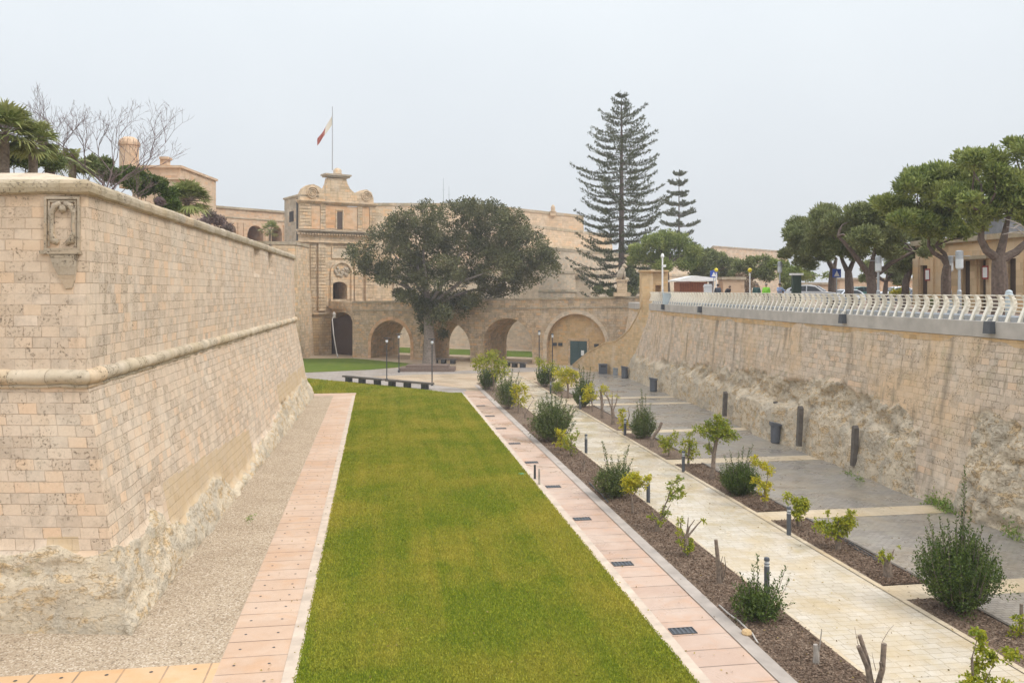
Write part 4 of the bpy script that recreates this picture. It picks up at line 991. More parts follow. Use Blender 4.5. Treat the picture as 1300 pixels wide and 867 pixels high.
# ================= staircase wall at the right end =================
ST0=G(729,466.5); ST1=G(797,478.5); SP=Plane(ST0,ST1-ST0)
pts=[(ST0.x,0)]
prof=[(727,464),(745,449),(768,436),(781,434),(790,428),(799,419),(808,404),(814,390),(816,382)]
pr2=[SP.hit(*q_) for q_ in prof]
poly=[(pr2[0][0],0)]+pr2+[(pr2[-1][0]+3.2,pr2[-1][1]),(pr2[-1][0]+3.2,0)]
st=empty('stair_wall',SP.p(5,0),'sand coloured stair wall rising in a curve from the door to the street','wall')
m=MB(); m.prism(poly,lambda a,z:SP.p(a,z,0),lambda a,z:SP.p(a,z,-.6)); m.build('wall',M['stair'],st,recalc=True)
m=MB()
for a,b in zip(pr2,pr2[1:]):
    m.prism([a,b,(b[0],b[1]+.14),(a[0],a[1]+.14)],lambda a,z:SP.p(a,z,.07),lambda a,z:SP.p(a,z,-.67))
m.build('coping',M['stair'],st,recalc=True)
m=MB(); n_=26
for i in range(n_):
    a0=pr2[0][0]+.3+i*(pr2[-1][0]-pr2[0][0])/n_; h=lerpt(pr2,a0)-.5
    if h>.1: m.box((a0,-3.2,0),(a0+(pr2[-1][0]-pr2[0][0])/n_,-.62,h),frame=lambda a,o,z:SP.p(a,z,o))
m.build('steps',M['stair'],st,recalc=True)
# gate pillar at the street corner
p=at(831,386,93); gp_=empty('gate_pillar',(p.x,93,8.0),'square stone pillars at the street end of the bridge, left of the white railing','pillar')
def bx(px0,px1,py0,py1,Y,D,mb): 
    a=at(px0,py1,Y);b=at(px1,py0,Y); mb.box((a.x,Y,a.z),(b.x,Y+D,b.z))
m=MB(); bx(814.5,829,345,396,92,1.5,m); m.build('pillar',M['stair'],gp_,recalc=True)
m=MB(); bx(829,848,345,362,92.3,1.2,m); bx(829,832,362,380,92.3,1.2,m); bx(839,848,362,380,92.3,1.2,m); bx(813.5,849,343,345,91.8,1.9,m); m.build('niche',M['stair'],gp_,recalc=True)
m=MB(); bx(832,839,362,378,93,.3,m); m.build('niche_back',M['infill'],gp_,recalc=True)
# monument on the parapet
s_=bs(789); p=BR.p(s_,0,-.2); zt4=ztop(s_); mo=empty('lion_monument',(p.x,p.y,zt4),'weathered stone pedestal with a seated lion on the bridge parapet','monument')
m=MB(); m.box((-1.0,-.5,0),(1.0,.5,.5)).box((-.6,-.4,.5),(.6,.4,1.9)).box((-.75,-.5,1.9),(.75,.5,2.1)); 
mm=m.build('pedestal',M['gate'],None,recalc=True); mm.parent=mo
m=MB(); m.tube([(-.35,0,2.1),(-.3,0,2.5),(-.1,0,3.0),(.1,0,3.4),(.2,0,3.7)],[.3,.42,.38,.3,.2],10).lathe((.28,0,3.75),[(.01,-.3),(.26,-.15),(.3,.05),(.2,.25),(.01,.33)],10).tube([(.3,-.17,2.1),(.3,-.17,3.1)],[.12,.14],8).tube([(.3,.17,2.1),(.3,.17,3.1)],[.12,.14],8).lathe((.55,0,3.68),[(.01,-.15),(.13,-.05),(.12,.08),(.01,.14)],8)
mm=m.build('lion',M['worn'],None,smooth=True); mm.parent=mo
# ================= railing =================
rl=empty('railing',UV(26,45,8.22),'long cream railing of curved fins along the rampart edge','railing')
def rp(t,du,z): return UV(lerpt(ut,t)+.12+du,t,z)
t=23.5; i=0; T=[]
while t<92 and len(T)<97: T.append(t); t+=.72 if t<60 else .76
fin=[(-.04,0),(.16,0),(.29,.35),(.38,.62),(.385,.80),(.33,.98),(.20,1.13),(.09,1.13),(.18,.97),(.215,.80),(.20,.62),(.08,.35)]
for t in T:
    m=MB(); s_=1.0 if t<40 else 1.0+.1*(t-40)/50
    m.prism([(x_*1.15-.05,z_*s_) for x_,z_ in fin],lambda x_,z_:rp(t-.075,x_,8.22+z_),lambda x_,z_:rp(t+.075,x_,8.22+z_))
    m.build('post',M['railcream'],rl,recalc=True)
for du,z in ((.10,1.10),(.26,.93),(.31,.76),(.27,.6),(.19,.44)):
    m=MB(); pts=[rp(t,du+.02,8.22+z*(1 if t<40 else 1.0+.1*(t-40)/50)) for t in np.linspace(T[0],T[-1]+.3,30)]
    m.tube(pts,.028,6); m.build('rail',M['railcream'],rl)
for t0,t1 in zip(T,T[1:]):
    pass
m=MB()
for t0,t1 in zip(T,T[1:]): m.prism([(0.02,0),(.30,0),(.30,.2),(.24,.26),(.06,.26),(.02,.2)],lambda x_,z_:rp(t0+.14,x_,8.225+z_),lambda x_,z_:rp(t1-.14,x_,8.225+z_))
m.build('footing_blocks',M['steel'],rl,recalc=True)
# floodlight boxes hung on the beam
lab={1260:'nearest and largest',1072:'second',890:'third',843:'farthest'}
for px,py in ((1260,411),(1072,400),(890,398),(843,391)):
    # position on beam face
    best=min(np.arange(22,92,.1),key=lambda t_:abs((lambda q_:(q_.x/q_.y)*F+CX)(UV(lerpt(ut,t_)-.1,t_))-px))
    p=UV(lerpt(ut,best)-.14,best,8.0); r=empty('floodlight',p,lab[px]+' grey floodlight box hung on the concrete beam','floodlight','floodlights on the rampart beam',rz=TH)
    m=MB(); m.box((-.24,-.22,-.30),(.12,.22,.22),taper=.03); m.build('housing',M['bollard'],None,recalc=True).parent=r
    m=MB(); m.box((-.18,-.16,-.31),(.08,.16,-.285)); m.build('lens',M['glass_w'],None,recalc=True).parent=r
    m=MB(); m.tube([(.05,.3,-.25),(-.02,.3,.2),(.1,.3,.34),(.35,.3,.36)],.03,6); m.build('bracket',M['railcream'],None).parent=r
# ================= street furniture =================
def lampbollard(px,py,label,grp='lamp bollards along the paver path'):
    p=G(px,py); r=empty('lamp_bollard',p,label,'bollard light',grp)
    p_=MB().lathe((0,0,0),[(.085,0),(.085,.84)],14); a=p_.build('post',M['bollard'],smooth=False); a.parent=r
    a=MB().lathe((0,0,.84),[(.07,0),(.07,.17)],14).build('lens',M['glass_w']); a.parent=r
    a=MB().lathe((0,0,.90),[(.088,0),(.088,.025)],14).build('ring',M['bollard']); a.parent=r
    a=MB().lathe((0,0,1.01),[(.088,0),(.09,.05),(.075,.10),(.01,.11)],14).build('cap',M['bollard']); a.parent=r
for px,py,l in ((973.5,752,'lamp bollard half hidden by the sprawling bush at the near end of the left bed'),(823,638,'lamp bollard between the yellow sapling and the leaning sapling'),(744,575,'lamp bollard alone at the left path edge right of the biggest bush'),
    (1001.5,679,'lamp bollard on the right path edge near the small round sapling'),(867.5,599,'lamp bollard beside the multi stemmed sapling left of the little tree'),(793.5,553,'lamp bollard in front of the yellow leaved stump left of the spiky bush'),(736.5,520,'lamp bollard in front of the tall dark bush in the right bed'),(699,500,'farthest lamp bollard of the right bed')):
    lampbollard(px,py,l)
def bin_(px,py,h,w,label,box=False):
    p=G(px,py); r=empty('litter_bin',p,label,'litter bin','grey litter bins below the rampart')
    m=MB()
    if box: m.box((-w/2,-w*.3,0),(w/2,w*.3,h*.93)); m.build('body',M['bin'],None,recalc=True).parent=r
    else: m.lathe((0,0,0),[(w*.44,0),(w*.5,h*.05),(w*.5,h*.85)],16); m.build('body',M['bin'],None).parent=r
    m=MB()
    if box: m.box((-w/2-.03,-w*.3-.03,h*.93),(w/2+.03,w*.3+.03,h)).box((-w*.3,-w*.3-.02,h*.70),(w*.3,-w*.3-.003,h*.82),m=1); m.build('lid',[M['bin'],M['void']],None,recalc=True).parent=r
    else: m.prism([(-w*.52,h*.85),(w*.52,h*.85),(w*.52,h*.93),(-w*.52,h*1.03)],lambda x,z:Vector((x,-w*.5,z)),lambda x,z:Vector((x,w*.5,z))); m.build('lid',M['bin'],None,recalc=True).parent=r
bin_(984.5,562,1.28,.60,'grey round litter bin standing alone by the dark wall slab')
bin_(829.5,497,1.3,.70,'grey round litter bin at the wall left of the drain strips')
bin_(793,480,1.30,.72,'grey round litter bin at the foot of the stair wall corner')
bin_(765.5,474.5,1.15,.95,'wide grey litter bin left of the low grey box',True)
p=G(783,476); m=MB(); m.box((-.42,-.25,0),(.42,.25,.72),taper=.03).box((-.45,-.28,.72),(.45,.28,.80)).box((-.36,-.27,.1),(.36,-.255,.6))
tag(m.build('utility_box',M['steel'],loc=p,recalc=True),'low grey utility box between two litter bins','box')
# benches on the crosswalk
def bench(pa,pb,label):
    a=G(*pa);b=G(*pb); L=(b-a).length; d=(b-a).normalized(); r=empty('stone_bench',a,label,'bench','stone benches on the grey walk',rz=math.atan2(d.y,d.x))
    m=MB(); m.box((0,-.3,.52),(L,.3,.68),taper=.015); m.build('seat',M['darkstone'],None,recalc=True).parent=r
    for k in (.12,.46,.84):
        m=MB(); m.box((L*k-.3,-.24,0),(L*k+.3,.24,.52)); m.build('leg',M['dark'],None,recalc=True).parent=r
bench((437,484.6),(487.5,489.6),'left dark stone bench at the edge of the long lawn')
bench((491,490),(549,495),'right dark stone bench at the edge of the long lawn')
bench((549,461),(580,462),'dark bench under the second bridge arch behind the tree trunk')
bench((641,465.5),(668,467),'dark bench under the third bridge arch')
# plaza lamp posts
def plamp(px,py,h,label,style='T',mat='dark'):
    p=G(px,py); r=empty('lamp_post',p,label,'lamp post','lamp posts on the plaza')
    m=MB(); m.lathe((0,0,0),[(.14,0),(.14,.25),(.06,.3),(.05,h-.35)],10); m.build('post',M[mat],None).parent=r
    if style=='T':
        m=MB(); m.tube([(-.36,0,h),(.36,0,h)],[.05,.05],6).tube([(0,0,h-.35),(0,0,h)],.04,6); m.build('crossbar',M[mat],None).parent=r
        m=MB(); m.lathe((0,0,h-.52),[(.05,0),(.14,.08),(.16,.22),(.10,.3)],10); m.build('lantern',M['glass_w'],None).parent=r
    else:
        m=MB(); m.lathe((0,0,h-.35),[(.09,0),(.13,.05),(.13,.35)],10); m.build('lantern',M['glass_w'],None).parent=r
        m=MB(); m.lathe((0,0,h),[(.18,0),(.16,.08),(.02,.16)],10); m.build('cap',M[mat],None).parent=r
plamp(491,483.5,4.55,'lamp post rising behind the left stone bench')
plamp(506.5,472.8,4.5,'lamp post at the tip of the green far lawn')
plamp(548.5,489.5,4.7,'lamp post in front of the big tree trunk')
plamp(684.5,478,5.0,'lamp post between the third arch and the blind arch','L')
plamp(701.3,470,4.3,'lamp post with black boxes in front of the blind arch','L')
# planter slab round the tree
c=G(543,470.5); m=MB()
m.box((-3.3,-1.6,0),(3.3,1.6,.42),taper=.04).box((-2.5,-1.2,.421),(2.6,1.2,.72),taper=.03)
tag(m.build('tree_planter',M['planter'],loc=c,recalc=True),'low dark planter slab around the foot of the big tree','planter')
# stakes, valve cover, hoses, yellow stone
for px,py,h,w_,mt,l in ((679,608,.72,.06,'dark','dark stake beside the third grate'),(684.5,615,.78,.055,'barkpale','pale wooden stake beside the lawn edge')):
    m=MB(); m.box((-w_,-w_,0),(w_,w_,h),taper=.01); tag(m.build('stake',M[mt],loc=G(px,py),recalc=True),l,'stake')
m=MB(); m.lathe((0,0,0),[(.2,0),(.2,.04),(.01,.055)],16); tag(m.build('valve_cover',plain('valve_green',(.03,.22,.10),.5),loc=G(663,602)),'round green valve cover in the lawn','valve cover')
def hose(pts,mat,label,r_=.02,z=.05): 
    P=[G(*q_)+Vector((0,0,z)) for q_ in pts]; m=MB(); m.tube(P,r_,6); tag(m.build('hose',M[mat],smooth=True),label,'hose')
hose([(913,770),(925,781),(938,790),(947,799),(955,806),(962,818)],'concrete','pale hose along the kerb at the near end of the left bed',.028)
hose([(748,614),(756,622),(764,629),(772,639)],'dark','dark pipe along the kerb left of the spreading bush',.035)
hose([(1067,684),(1085,694),(1100,703),(1113,711),(1122,716)],'dark','black irrigation hose along the right bed',.03)
hose([(1069,686),(1084,697),(1100,706),(1113,713)],'dark','second black irrigation hose beside the first',.02)
m=MB(); m.lathe((0,0,0),[(.12,0),(.15,.06),(.12,.14),(.03,.18)],7); tag(m.build('yellow_stone',M['infill'],loc=G(948,806)),'yellow stone in the mulch by the kerb','stone')
# ================= street level: lamps, signs, kiosk, people, cars =================
SZ=8.215
def sp_(px,Y): return Vector((X(px,Y),Y,SZ))
def zpy(py,Y): return EYE-(py-HZ)/F*Y
def streetlamp(px,Y,ytop,label,lant=.9,mat='steel'):
    p=sp_(px,Y); r=empty('street_lamp',p,label,'street lamp','street lamps on the terrace'); h=zpy(ytop,Y)-SZ
    m=MB(); m.lathe((0,0,0),[(.16,0),(.16,.06),(.10,.1),(.10,1.3),(.07,1.35),(.06,h-lant)],12); m.build('pole',M[mat],None).parent=r
    m=MB(); m.lathe((0,0,h-lant),[(.10,0),(.17,.08),(.17,lant*.55)],12); m.build('lantern',M['glass_w'],None).parent=r
    m=MB(); m.lathe((0,0,h-lant*.45),[(.17,0),(.17,lant*.4),(.1,lant*.45)],12).box((-.5,-.02,0+h-lant*.3),(.5,.02,h-lant*.27)); m.build('head',M['steel'],None).parent=r
streetlamp(1115,47,325,'street lamp with a white cylinder head among the dark pine trunks')
streetlamp(990,66,332,'street lamp behind the man in the light blue shirt')
streetlamp(1218,40,318,'grey street lamp in front of the lodge doors')
streetlamp(1206,48,325,'street lamp partly hidden by the curved pine trunk')
# camera pole
p=sp_(841,90); r=empty('camera_pole',p,'white pole with cameras beside the stone pillars','camera pole'); h=zpy(326,90)-SZ
MB().tube([(0,0,0),(0,0,h)],[.10,.08],8).build('pole',M['white']).parent=r
MB().box((.05,-.15,h-1.1),(.35,.15,h-.85)).lathe((0,0,h-.1),[(.15,0),(.2,.15),(.12,.4),(.01,.45)],10).build('camera',M['white']).parent=r
yel=plain('beacon_yellow',(.75,.60,.02),.4,var=.03,bump=0)
for px,Y,l in ((909.3,74,'yellow globe beacon left of the pair of beacons, near the kiosk'),(952,70,'yellow globe beacon right of the pair, left of the man in the dark green jacket')):
    p=sp_(px,Y); r=empty('crossing_beacon',p,l,'crossing beacon','yellow globe beacons'); h=zpy(343,Y)-SZ
    m=MB()
    for i in range(6): m.lathe((0,0,i*(h-.25)/6),[(.055,0),(.055,(h-.25)/6-.001)],8,m=i%2)
    m.build('pole',[M['white'],M['white']]).parent=r
    MB().lathe((0,0,h),[(.02,-.18),(.13,-.12),(.175,0),(.13,.12),(.02,.18)],14).build('globe',yel,smooth=True).parent=r
blue=plain('sign_blue',(.035,.09,.42),.4,var=.03,bump=0)
for px,py,Y,s_,l in ((906,348,75,.62,'blue square sign below the left beacon'),(1062,347,62,.62,'blue and white sign between the pine trunks')):
    p=sp_(px,Y); r=empty('road_sign',p,l,'road sign'); h=zpy(py,Y)-SZ
    MB().tube([(0,0,0),(0,0,h+.4)],.035,8).build('pole',M['steel']).parent=r
    pl=MB().box((-s_/2,-.05,h-s_/2),(s_/2,-.036,h+s_/2)).build('plate',blue,recalc=True); pl.parent=r
    MB().prism([(-.2,-.22),(.2,-.22),(0,.2)],lambda x,z:Vector((x,-.058,h+z)),lambda x,z:Vector((x,-.0505,h+z))).build('symbol',M['white'],recalc=True).parent=pl
# terrace bollards
for px,Y,yt,rr_2,l in ((1281,37,368,.15,'tall pale blue bollard at the right end of the railing'),(1205,45,381,.17,'pale round topped bollard in front of the curved trunk'),(1128,50,383,.16,'pale round topped bollard right of the white street lamp'),(1073,60,378,.14,'pale blue round topped bollard left of the white street lamp')):
    p=sp_(px,Y); h=zpy(yt,Y)-SZ; m=MB(); m.lathe((0,0,0),[(rr_2,0),(rr_2,h*.8),(rr_2*1.15,h*.81),(rr_2*1.15,h*.86),(rr_2*.95,h*.87),(rr_2*.9,h*.95),(rr_2*.5,h*.99),(.01,h)],14)
    tag(m.build('bollard',M['lightblue'],loc=p),l,'bollard','pale bollards on the terrace')
# kiosk
K=84; r=empty('kiosk',sp_(882,K),'red brown wooden kiosk with a white roof','kiosk')
def kb(px0,px1,py0,py1,d0,d1,mb,m=0):
    a=at(px0,py1,K);b=at(px1,py0,K); mb.box((a.x,K+d0,a.z),(b.x,K+d1,b.z),m=m)
m=MB(); kb(863,898,358,388,0,3,m); m.build('walls',M['redwood'],r,recalc=True)
m=MB(); [kb(x_,x_+.6,358.5,388,-.05,0,m) for x_ in range(864,898,3)]; m.build('boards',plain('kiosk_trim',(.22,.075,.035),.6),r,recalc=True)
a=at(857,357.5,K);b=at(906,357.5,K); m=MB(); zr=zpy(350,K)
m.prism([(a.x,a.z),(b.x,a.z+.05),(b.x,a.z+.35),(at(880,350,K).x,zr),(a.x,a.z+.15)],lambda x,z:Vector((x,K-.7,z)),lambda x,z:Vector((x,K+3.8,z))); m.build('roof',M['white'],r,recalc=True)
m=MB(); kb(857,874,357.5,359.3,-.72,-.6,m); m.build('fascia',plain('brown_fascia',(.20,.10,.07),.6),r,recalc=True)
p=sp_(853,84); m=MB(); m.box((-.9,0,0),(.9,.1,1.0)).box((-.95,-.02,1.0),(.95,.12,1.1)).box((-.9,0,1.1),(-.82,.08,1.5)).box((.82,0,1.1),(.9,.08,1.5)); tag(m.build('glass_screen',M['lightblue'],loc=p,recalc=True),'pale glass screen left of the kiosk','screen')
p=sp_(899,77); m=MB(); m.box((-.35,0,0),(.35,.25,1.7)).prism([(-.4,1.7),(.4,1.7),(.3,1.95),(-.3,1.95)],lambda x,z:Vector((x,-.03,z)),lambda x,z:Vector((x,.28,z))); tag(m.build('info_totem',M['glass_w'],loc=p,recalc=True),'pale information totem right of the kiosk','sign')
p=sp_(1011,62); r=empty('ticket_post',p,'dark square post with a white cap left of the white car','post'); h=zpy(347,62)-SZ
MB().box((-.3,-.2,0),(.3,.2,h-.15)).build('body',plain('dark_green',(.03,.055,.04),.5),recalc=True).parent=r
MB().box((-.42,-.3,h-.15),(.42,.3,h)).build('cap',M['white'],recalc=True).parent=r
# people
def skinmesh(name,V,E,R,mat,parent,loc=None,sub=1):
    me=bpy.data.meshes.new('tmp'); me.from_pydata(V,E,[]); ob=bpy.data.objects.new('tmp',me); COL.objects.link(ob)
    md=ob.modifiers.new('s','SKIN'); 
    if not me.skin_vertices: bpy.context.view_layer.objects.active=ob; 
    sv_=me.skin_vertices[0].data
    for i,r_ in enumerate(R): sv_[i].radius=(r_,r_) if not isinstance(r_,tuple) else r_
    sv_[0].use_root=True
    ss=ob.modifiers.new('u','SUBSURF'); ss.levels=sub; ss.render_levels=sub
    dg=bpy.context.evaluated_depsgraph_get(); m2=bpy.data.meshes.new_from_object(ob.evaluated_get(dg)); m2.name=name
    bpy.data.objects.remove(ob); m2.materials.clear(); m2.materials.append(mat)
    m2.polygons.foreach_set('use_smooth',[True]*len(m2.polygons))
    o=bpy.data.objects.new(name,m2); COL.objects.link(o); o.parent=parent; return o
def person(p,rz,top,bot,hair,label,pose='stand',hat=None,jk=1.0):
    r=empty('person',p,label,'person',rz=rz)
    V=[(0,0,.98),(0,0,1.15),(0,0,1.38),(0,0,1.50),(0,-.01,1.60),(0,-.02,1.70),
       (.20,0,1.42),(.25,.0,1.15),(.24,-.12,.95),(.23,-.17,.86),(-.20,0,1.42),(-.25,.0,1.15),(-.24,-.12,.95),(-.23,-.17,.86),
       (.10,0,.90),(.12,-.03,.50),(.12,.03,.08),(.12,-.12,.04),(-.10,0,.90),(-.12,.06,.50),(-.12,.12,.08),(-.12,-.03,.04)]
    if pose=='reach': V[7]=(.32,-.12,1.22);V[8]=(.25,-.35,1.25);V[9]=(.22,-.42,1.28);V[11]=(-.32,-.12,1.22);V[12]=(-.25,-.35,1.25);V[13]=(-.22,-.42,1.28)
    if pose=='bend': 
        for i in (2,3,4,5,6,7,8,9,10,11,12,13): x,y,z=V[i]; k=(z-.95)*.45; V[i]=(x,y-k,z-abs(k)*.4)
    E=[(0,1),(1,2),(2,3),(3,4),(4,5),(2,6),(6,7),(7,8),(8,9),(2,10),(10,11),(11,12),(12,13),(0,14),(14,15),(15,16),(16,17),(0,18),(18,19),(19,20),(20,21)]
    R=[(.14,.11),(.13,.10),(.15,.11),.055,.085,.075,.065,.048,.038,.035,.065,.048,.038,.035,.085,.06,.042,.035,.085,.06,.042,.035]
    skinmesh('body',V,E,R,M['skin'],r)
    tm=plain('cloth',top,.85,var=.12,scale=4); bmt=plain('trousers',bot,.85,var=.12,scale=4)
    k=jk*1.2
    skinmesh('jacket',V[0:4]+V[6:9]+V[10:13],[(0,1),(1,2),(2,3),(2,4),(4,5),(5,6),(2,7),(7,8),(8,9)],[(.19*k,.15*k),(.175*k,.14*k),(.19*k,.14*k),.085,.095,.075,.06,.095,.075,.06],tm,r)
    skinmesh('trousers',[(0,0,1.0),V[14],V[15],(V[16][0],V[16][1],.12),V[18],V[19],(V[20][0],V[20][1],.12)],[(0,1),(1,2),(2,3),(0,4),(4,5),(5,6)],[.145,.105,.08,.065,.105,.08,.065],bmt,r)
    hx,hy,hz=V[5]
    MB().lathe((hx,hy+.02,hz),[(.095,-.07),(.108,.0),(.10,.06),(.06,.105),(.01,.115)],12).build('hair',plain('hair',hair,.8,var=.2,bump=0),smooth=True).parent=r
    for sx in (-1,1):
        MB().lathe((hx+sx*.03,hy-.082,hz-.01),[(.002,-.01),(.011,0),(.002,.01)],6).build('eye',M['void']).parent=r
    for j in (16,20):
        x,y,z=V[j]; a=MB(); a.box((x-.05,y-.2,0),(x+.05,y+.08,.09),taper=.015); a.build('shoe',M['dark'],recalc=True).parent=r
person(sp_(911.3,71.5)+Vector((0,0,.1)),0.2+math.pi,(.035,.045,.065),(.05,.05,.06),(.03,.02,.015),'person in a dark navy jacket with their back turned, right of the kiosk')
person(sp_(922.5,70.5)+Vector((0,0,.1)),.6,(.06,.06,.065),(.06,.055,.05),(.22,.15,.1),'person in a dark grey jacket leaning forward beside the one in navy','bend')
person(sp_(960.5,65.5)+Vector((0,0,.1)),-.3,(.05,.10,.095),(.05,.05,.06),(.25,.2,.17),'stocky person in a dark green jacket behind the railing','stand',jk=1.2)
person(sp_(972.8,64.5)+Vector((0,0,.1)),-.5,(.25,.62,.05),(.06,.07,.06),(.35,.3,.25),'person in a bright lime green jacket behind the railing','stand',jk=1.2)
person(sp_(990,64)+Vector((0,0,.1)),.4,(.33,.40,.58),(.05,.06,.09),(.10,.07,.05),'person in a light blue shirt standing under the slim street lamp','reach')
q_=BR.p(bs(508),0,-.9); person(Vector((q_.x,q_.y,ztop(bs(508))-.93)),-.3,(.05,.05,.055),(.05,.05,.06),(.06,.04,.03),'person in dark clothes leaning on the bridge parapet left of the tree','bend')
sheet('pavement',[UV(lerpt(ut,t)+.55,t) for t in (22,40,50,60,70,80,90)]+[UV(33,90),UV(33,22)],8.31,M['streetpave'],'raised pavement behind the railing')
# cars
def car(p,rz,colr,label,L=4.0,Wd=1.7,H=1.48,grp='cars on the terrace road'):
    r=empty('parked_car',p,label,'car',grp,rz=rz); s=L/4.0
    prof=[(-2.0,.32),(-1.98,.62),(-1.85,.86),(-.95,.98),(-.35,1.40),(.2,H),(1.1,H-.04),(1.65,1.20),(1.93,.92),(2.0,.6),(1.97,.32)]
    wc=[(-1.25,.30),(1.25,.30)]
    m=MB(); lev=((-1,.93),(-.93,1.0),(.93,1.0),(1,.93)); paint=plain('car_paint',colr,.25,var=.02,bump=0)
    rows=[]
    for y,k in lev: rows.append([Vector((x*s*(1 if k==1 else .985),y*Wd/2*(1-.17*smooth(.9,H,z)),.32+(z-.32)*(1 if k==1 else .97))) for x,z in prof])
    n=len(prof)
    for a,b in zip(rows,rows[1:]):
        for i in range(n): j=(i+1)%n; m.face([a[i],a[j],b[j],b[i]])
    m.face(rows[0]);m.face(list(reversed(rows[-1])))
    bd=m.build('body',paint,None,smooth=False,weld=True); bd.parent=r
    def yw(z): return Wd/2*(1-.17*smooth(.9,H,z))
    for sy in (-1,1):
        g=MB(); P=[(-.78,1.0),(-.33,1.34),(.25,1.41),(.25,1.0)]; Q=[(.32,1.0),(.32,1.41),(1.05,1.38),(1.45,1.18),(1.5,1.02)]
        for poly in (P,Q):
            g.prism(poly,lambda x,z:Vector((x*s,sy*(yw(z)*.985+.022),z)),lambda x,z:Vector((x*s,sy*(yw(z)*.95),z)))
        g.build('side_window',M['glass'],None,recalc=True).parent=r
    g=MB(); g.prism([(-.9,1.02),(-.38,1.37),(-.42,1.40),(-.96,1.04)],lambda x,z:Vector((x*s,-yw(z)*.86,z+.01)),lambda x,z:Vector((x*s,yw(z)*.86,z+.01))); g.build('windscreen',M['glass'],None,recalc=True).parent=r
    g=MB(); g.prism([(1.22,1.40),(1.64,1.18),(1.70,1.2),(1.28,1.43)],lambda x,z:Vector((x*s,-yw(z)*.82,z)),lambda x,z:Vector((x*s,yw(z)*.82,z))); g.build('rear_window',M['glass'],None,recalc=True).parent=r
    for x in (-1.25,1.25):
        for sy in (-1,1):
            w=MB(); c0=Vector((x*s,sy*(Wd/2-.18),.31)); c1=Vector((x*s,sy*(Wd/2+.015),.31)); w.tube([c0,c1],.31,18); wo=w.build('wheel',M['tyre'],None); wo.parent=r
            w=MB(); w.tube([c1,c1+Vector((0,sy*.012,0))],.19,12); w.build('rim',M['steel'],None).parent=wo
    for sy in (-1,1):
        MB().box((-2.01*s,sy*.62-.16,.66),(-1.9*s,sy*.62+.16,.80)).build('headlight',M['glass_w'],recalc=True).parent=r
        MB().box((1.9*s,sy*.68-.1,.72),(2.01*s,sy*.68+.1,.92)).build('tail_light',plain('tail_red',(.35,.02,.02),.3,bump=0),recalc=True).parent=r
car(sp_(1031,66)+Vector((0,0,.3)),math.radians(152),(.75,.76,.78),'white hatchback parked left of the first pine trunk',L=4.1,H=1.5)
car(sp_(1070,80),math.radians(20),(.62,.66,.70),'silver car behind the bollard between two pine trunks')
car(sp_(1088,88)+Vector((0,0,.3)),math.radians(10),(.05,.13,.12),'dark green car far behind the pine trunks')
car(sp_(1154,78),math.radians(30),(.10,.11,.13),'dark grey car left of the stone lodge')
car(sp_(1136,90)+Vector((0,0,.3)),math.radians(10),(.7,.72,.74),'pale car behind the yellow flowers')
# lodge on the right
LW=38.0; r=empty('stone_lodge',UV(LW,45,8.2),'flat roofed tan stone lodge with tall doors behind the pines','building')
def lt(px): # t where the line u=LW crosses pixel column
    k=(px-CX)/F; return LW*(CT-k*ST)/(k*CT+ST)
t0,t1=22.0,lt(1162)
def zl(px,py): t=lt(px); Y=LW*ST+t*CT; return EYE-(py-HZ)/F*Y
ztl=zl(1200,309.5); zdl=zl(1230,330)
fl=lambda t,o,z:UV(LW-o,t,z)
ops=[(lt(1178),lt(1168),zl(1173,337)),(lt(1231.5),lt(1221.5),zdl-.05),(lt(1251.5),lt(1244),zdl-.05),(lt(1290),lt(1278),zdl-.05)]
ops=sorted((min(a,b),max(a,b),z) for a,b,z in ops)
m=MB(); a=t0
for l,rr2,zz in ops:
    m.box((a,-.35,8.2),(l,0,ztl),frame=fl); m.box((l,-.35,zz),(rr2,0,ztl),frame=fl); a=rr2
m.box((a,-.35,8.2),(t1,0,ztl),frame=fl); m.box((t1-.35,-9,8.2),(t1,-.35,ztl),frame=fl); m.box((t0,-9,8.2),(t1-.35,-8.7,ztl),frame=fl)
m.build('wall',M['lodge'],r,recalc=True)
for l,rr2,zz in ops:
    m=MB(); m.box((l,-.33,8.2),(rr2,-.25,zz),frame=fl); m.build('door',M['doordark'],r,recalc=True)
m=MB(); m.box((t0,-9.1,ztl),(t1+.2,.25,ztl+.35),frame=fl); m.build('roof',M['coping'],r,recalc=True)
m=MB(); m.box((lt(1262),0,zdl),(lt(1208),.55,zdl+.22),frame=fl); m.build('canopy',M['coping'],r,recalc=True)
for px in (1164,1183,1216,1238,1262,1275,1297):
    t=lt(px); m=MB(); m.box((t-.3,0,8.2),(t+.3,.14,ztl-.9 if px<1200 else zdl-.02),frame=fl); m.build('pilaster',M['lodge'],r,recalc=True)
red=plain('sign_red',(.35,.05,.04),.5,bump=0)
for px,py in ((1180,349),(1253.5,346)):
    t=lt(px); z=zl(px,py); m=MB(); m.box((t-.28,.142,z-.42),(t+.28,.165,z+.42),frame=fl); f=m.build('notice_board',red,r,recalc=True)
    m=MB(); m.box((t-.2,.167,z-.32),(t+.2,.175,z+.32),frame=fl); m.build('paper',M['white'],f,recalc=True)
# lantern roof behind
m=MB(); q0=UV(43,lt(1262)*43/38,0); zz0=zl(1262,308);
m.box((q0.x,q0.y-1,ztl+.3),(q0.x+9,q0.y+6,ztl+2.1)); m.build('roof_light',plain('slate',(.16,.165,.18),.6,var=.2,scale=3),r,recalc=True)
m=MB(); m.box((q0.x-.2,q0.y-1.2,ztl+2.1),(q0.x+9.2,q0.y+6.2,ztl+2.4)); m.build('roof_trim',M['white'],r,recalc=True)
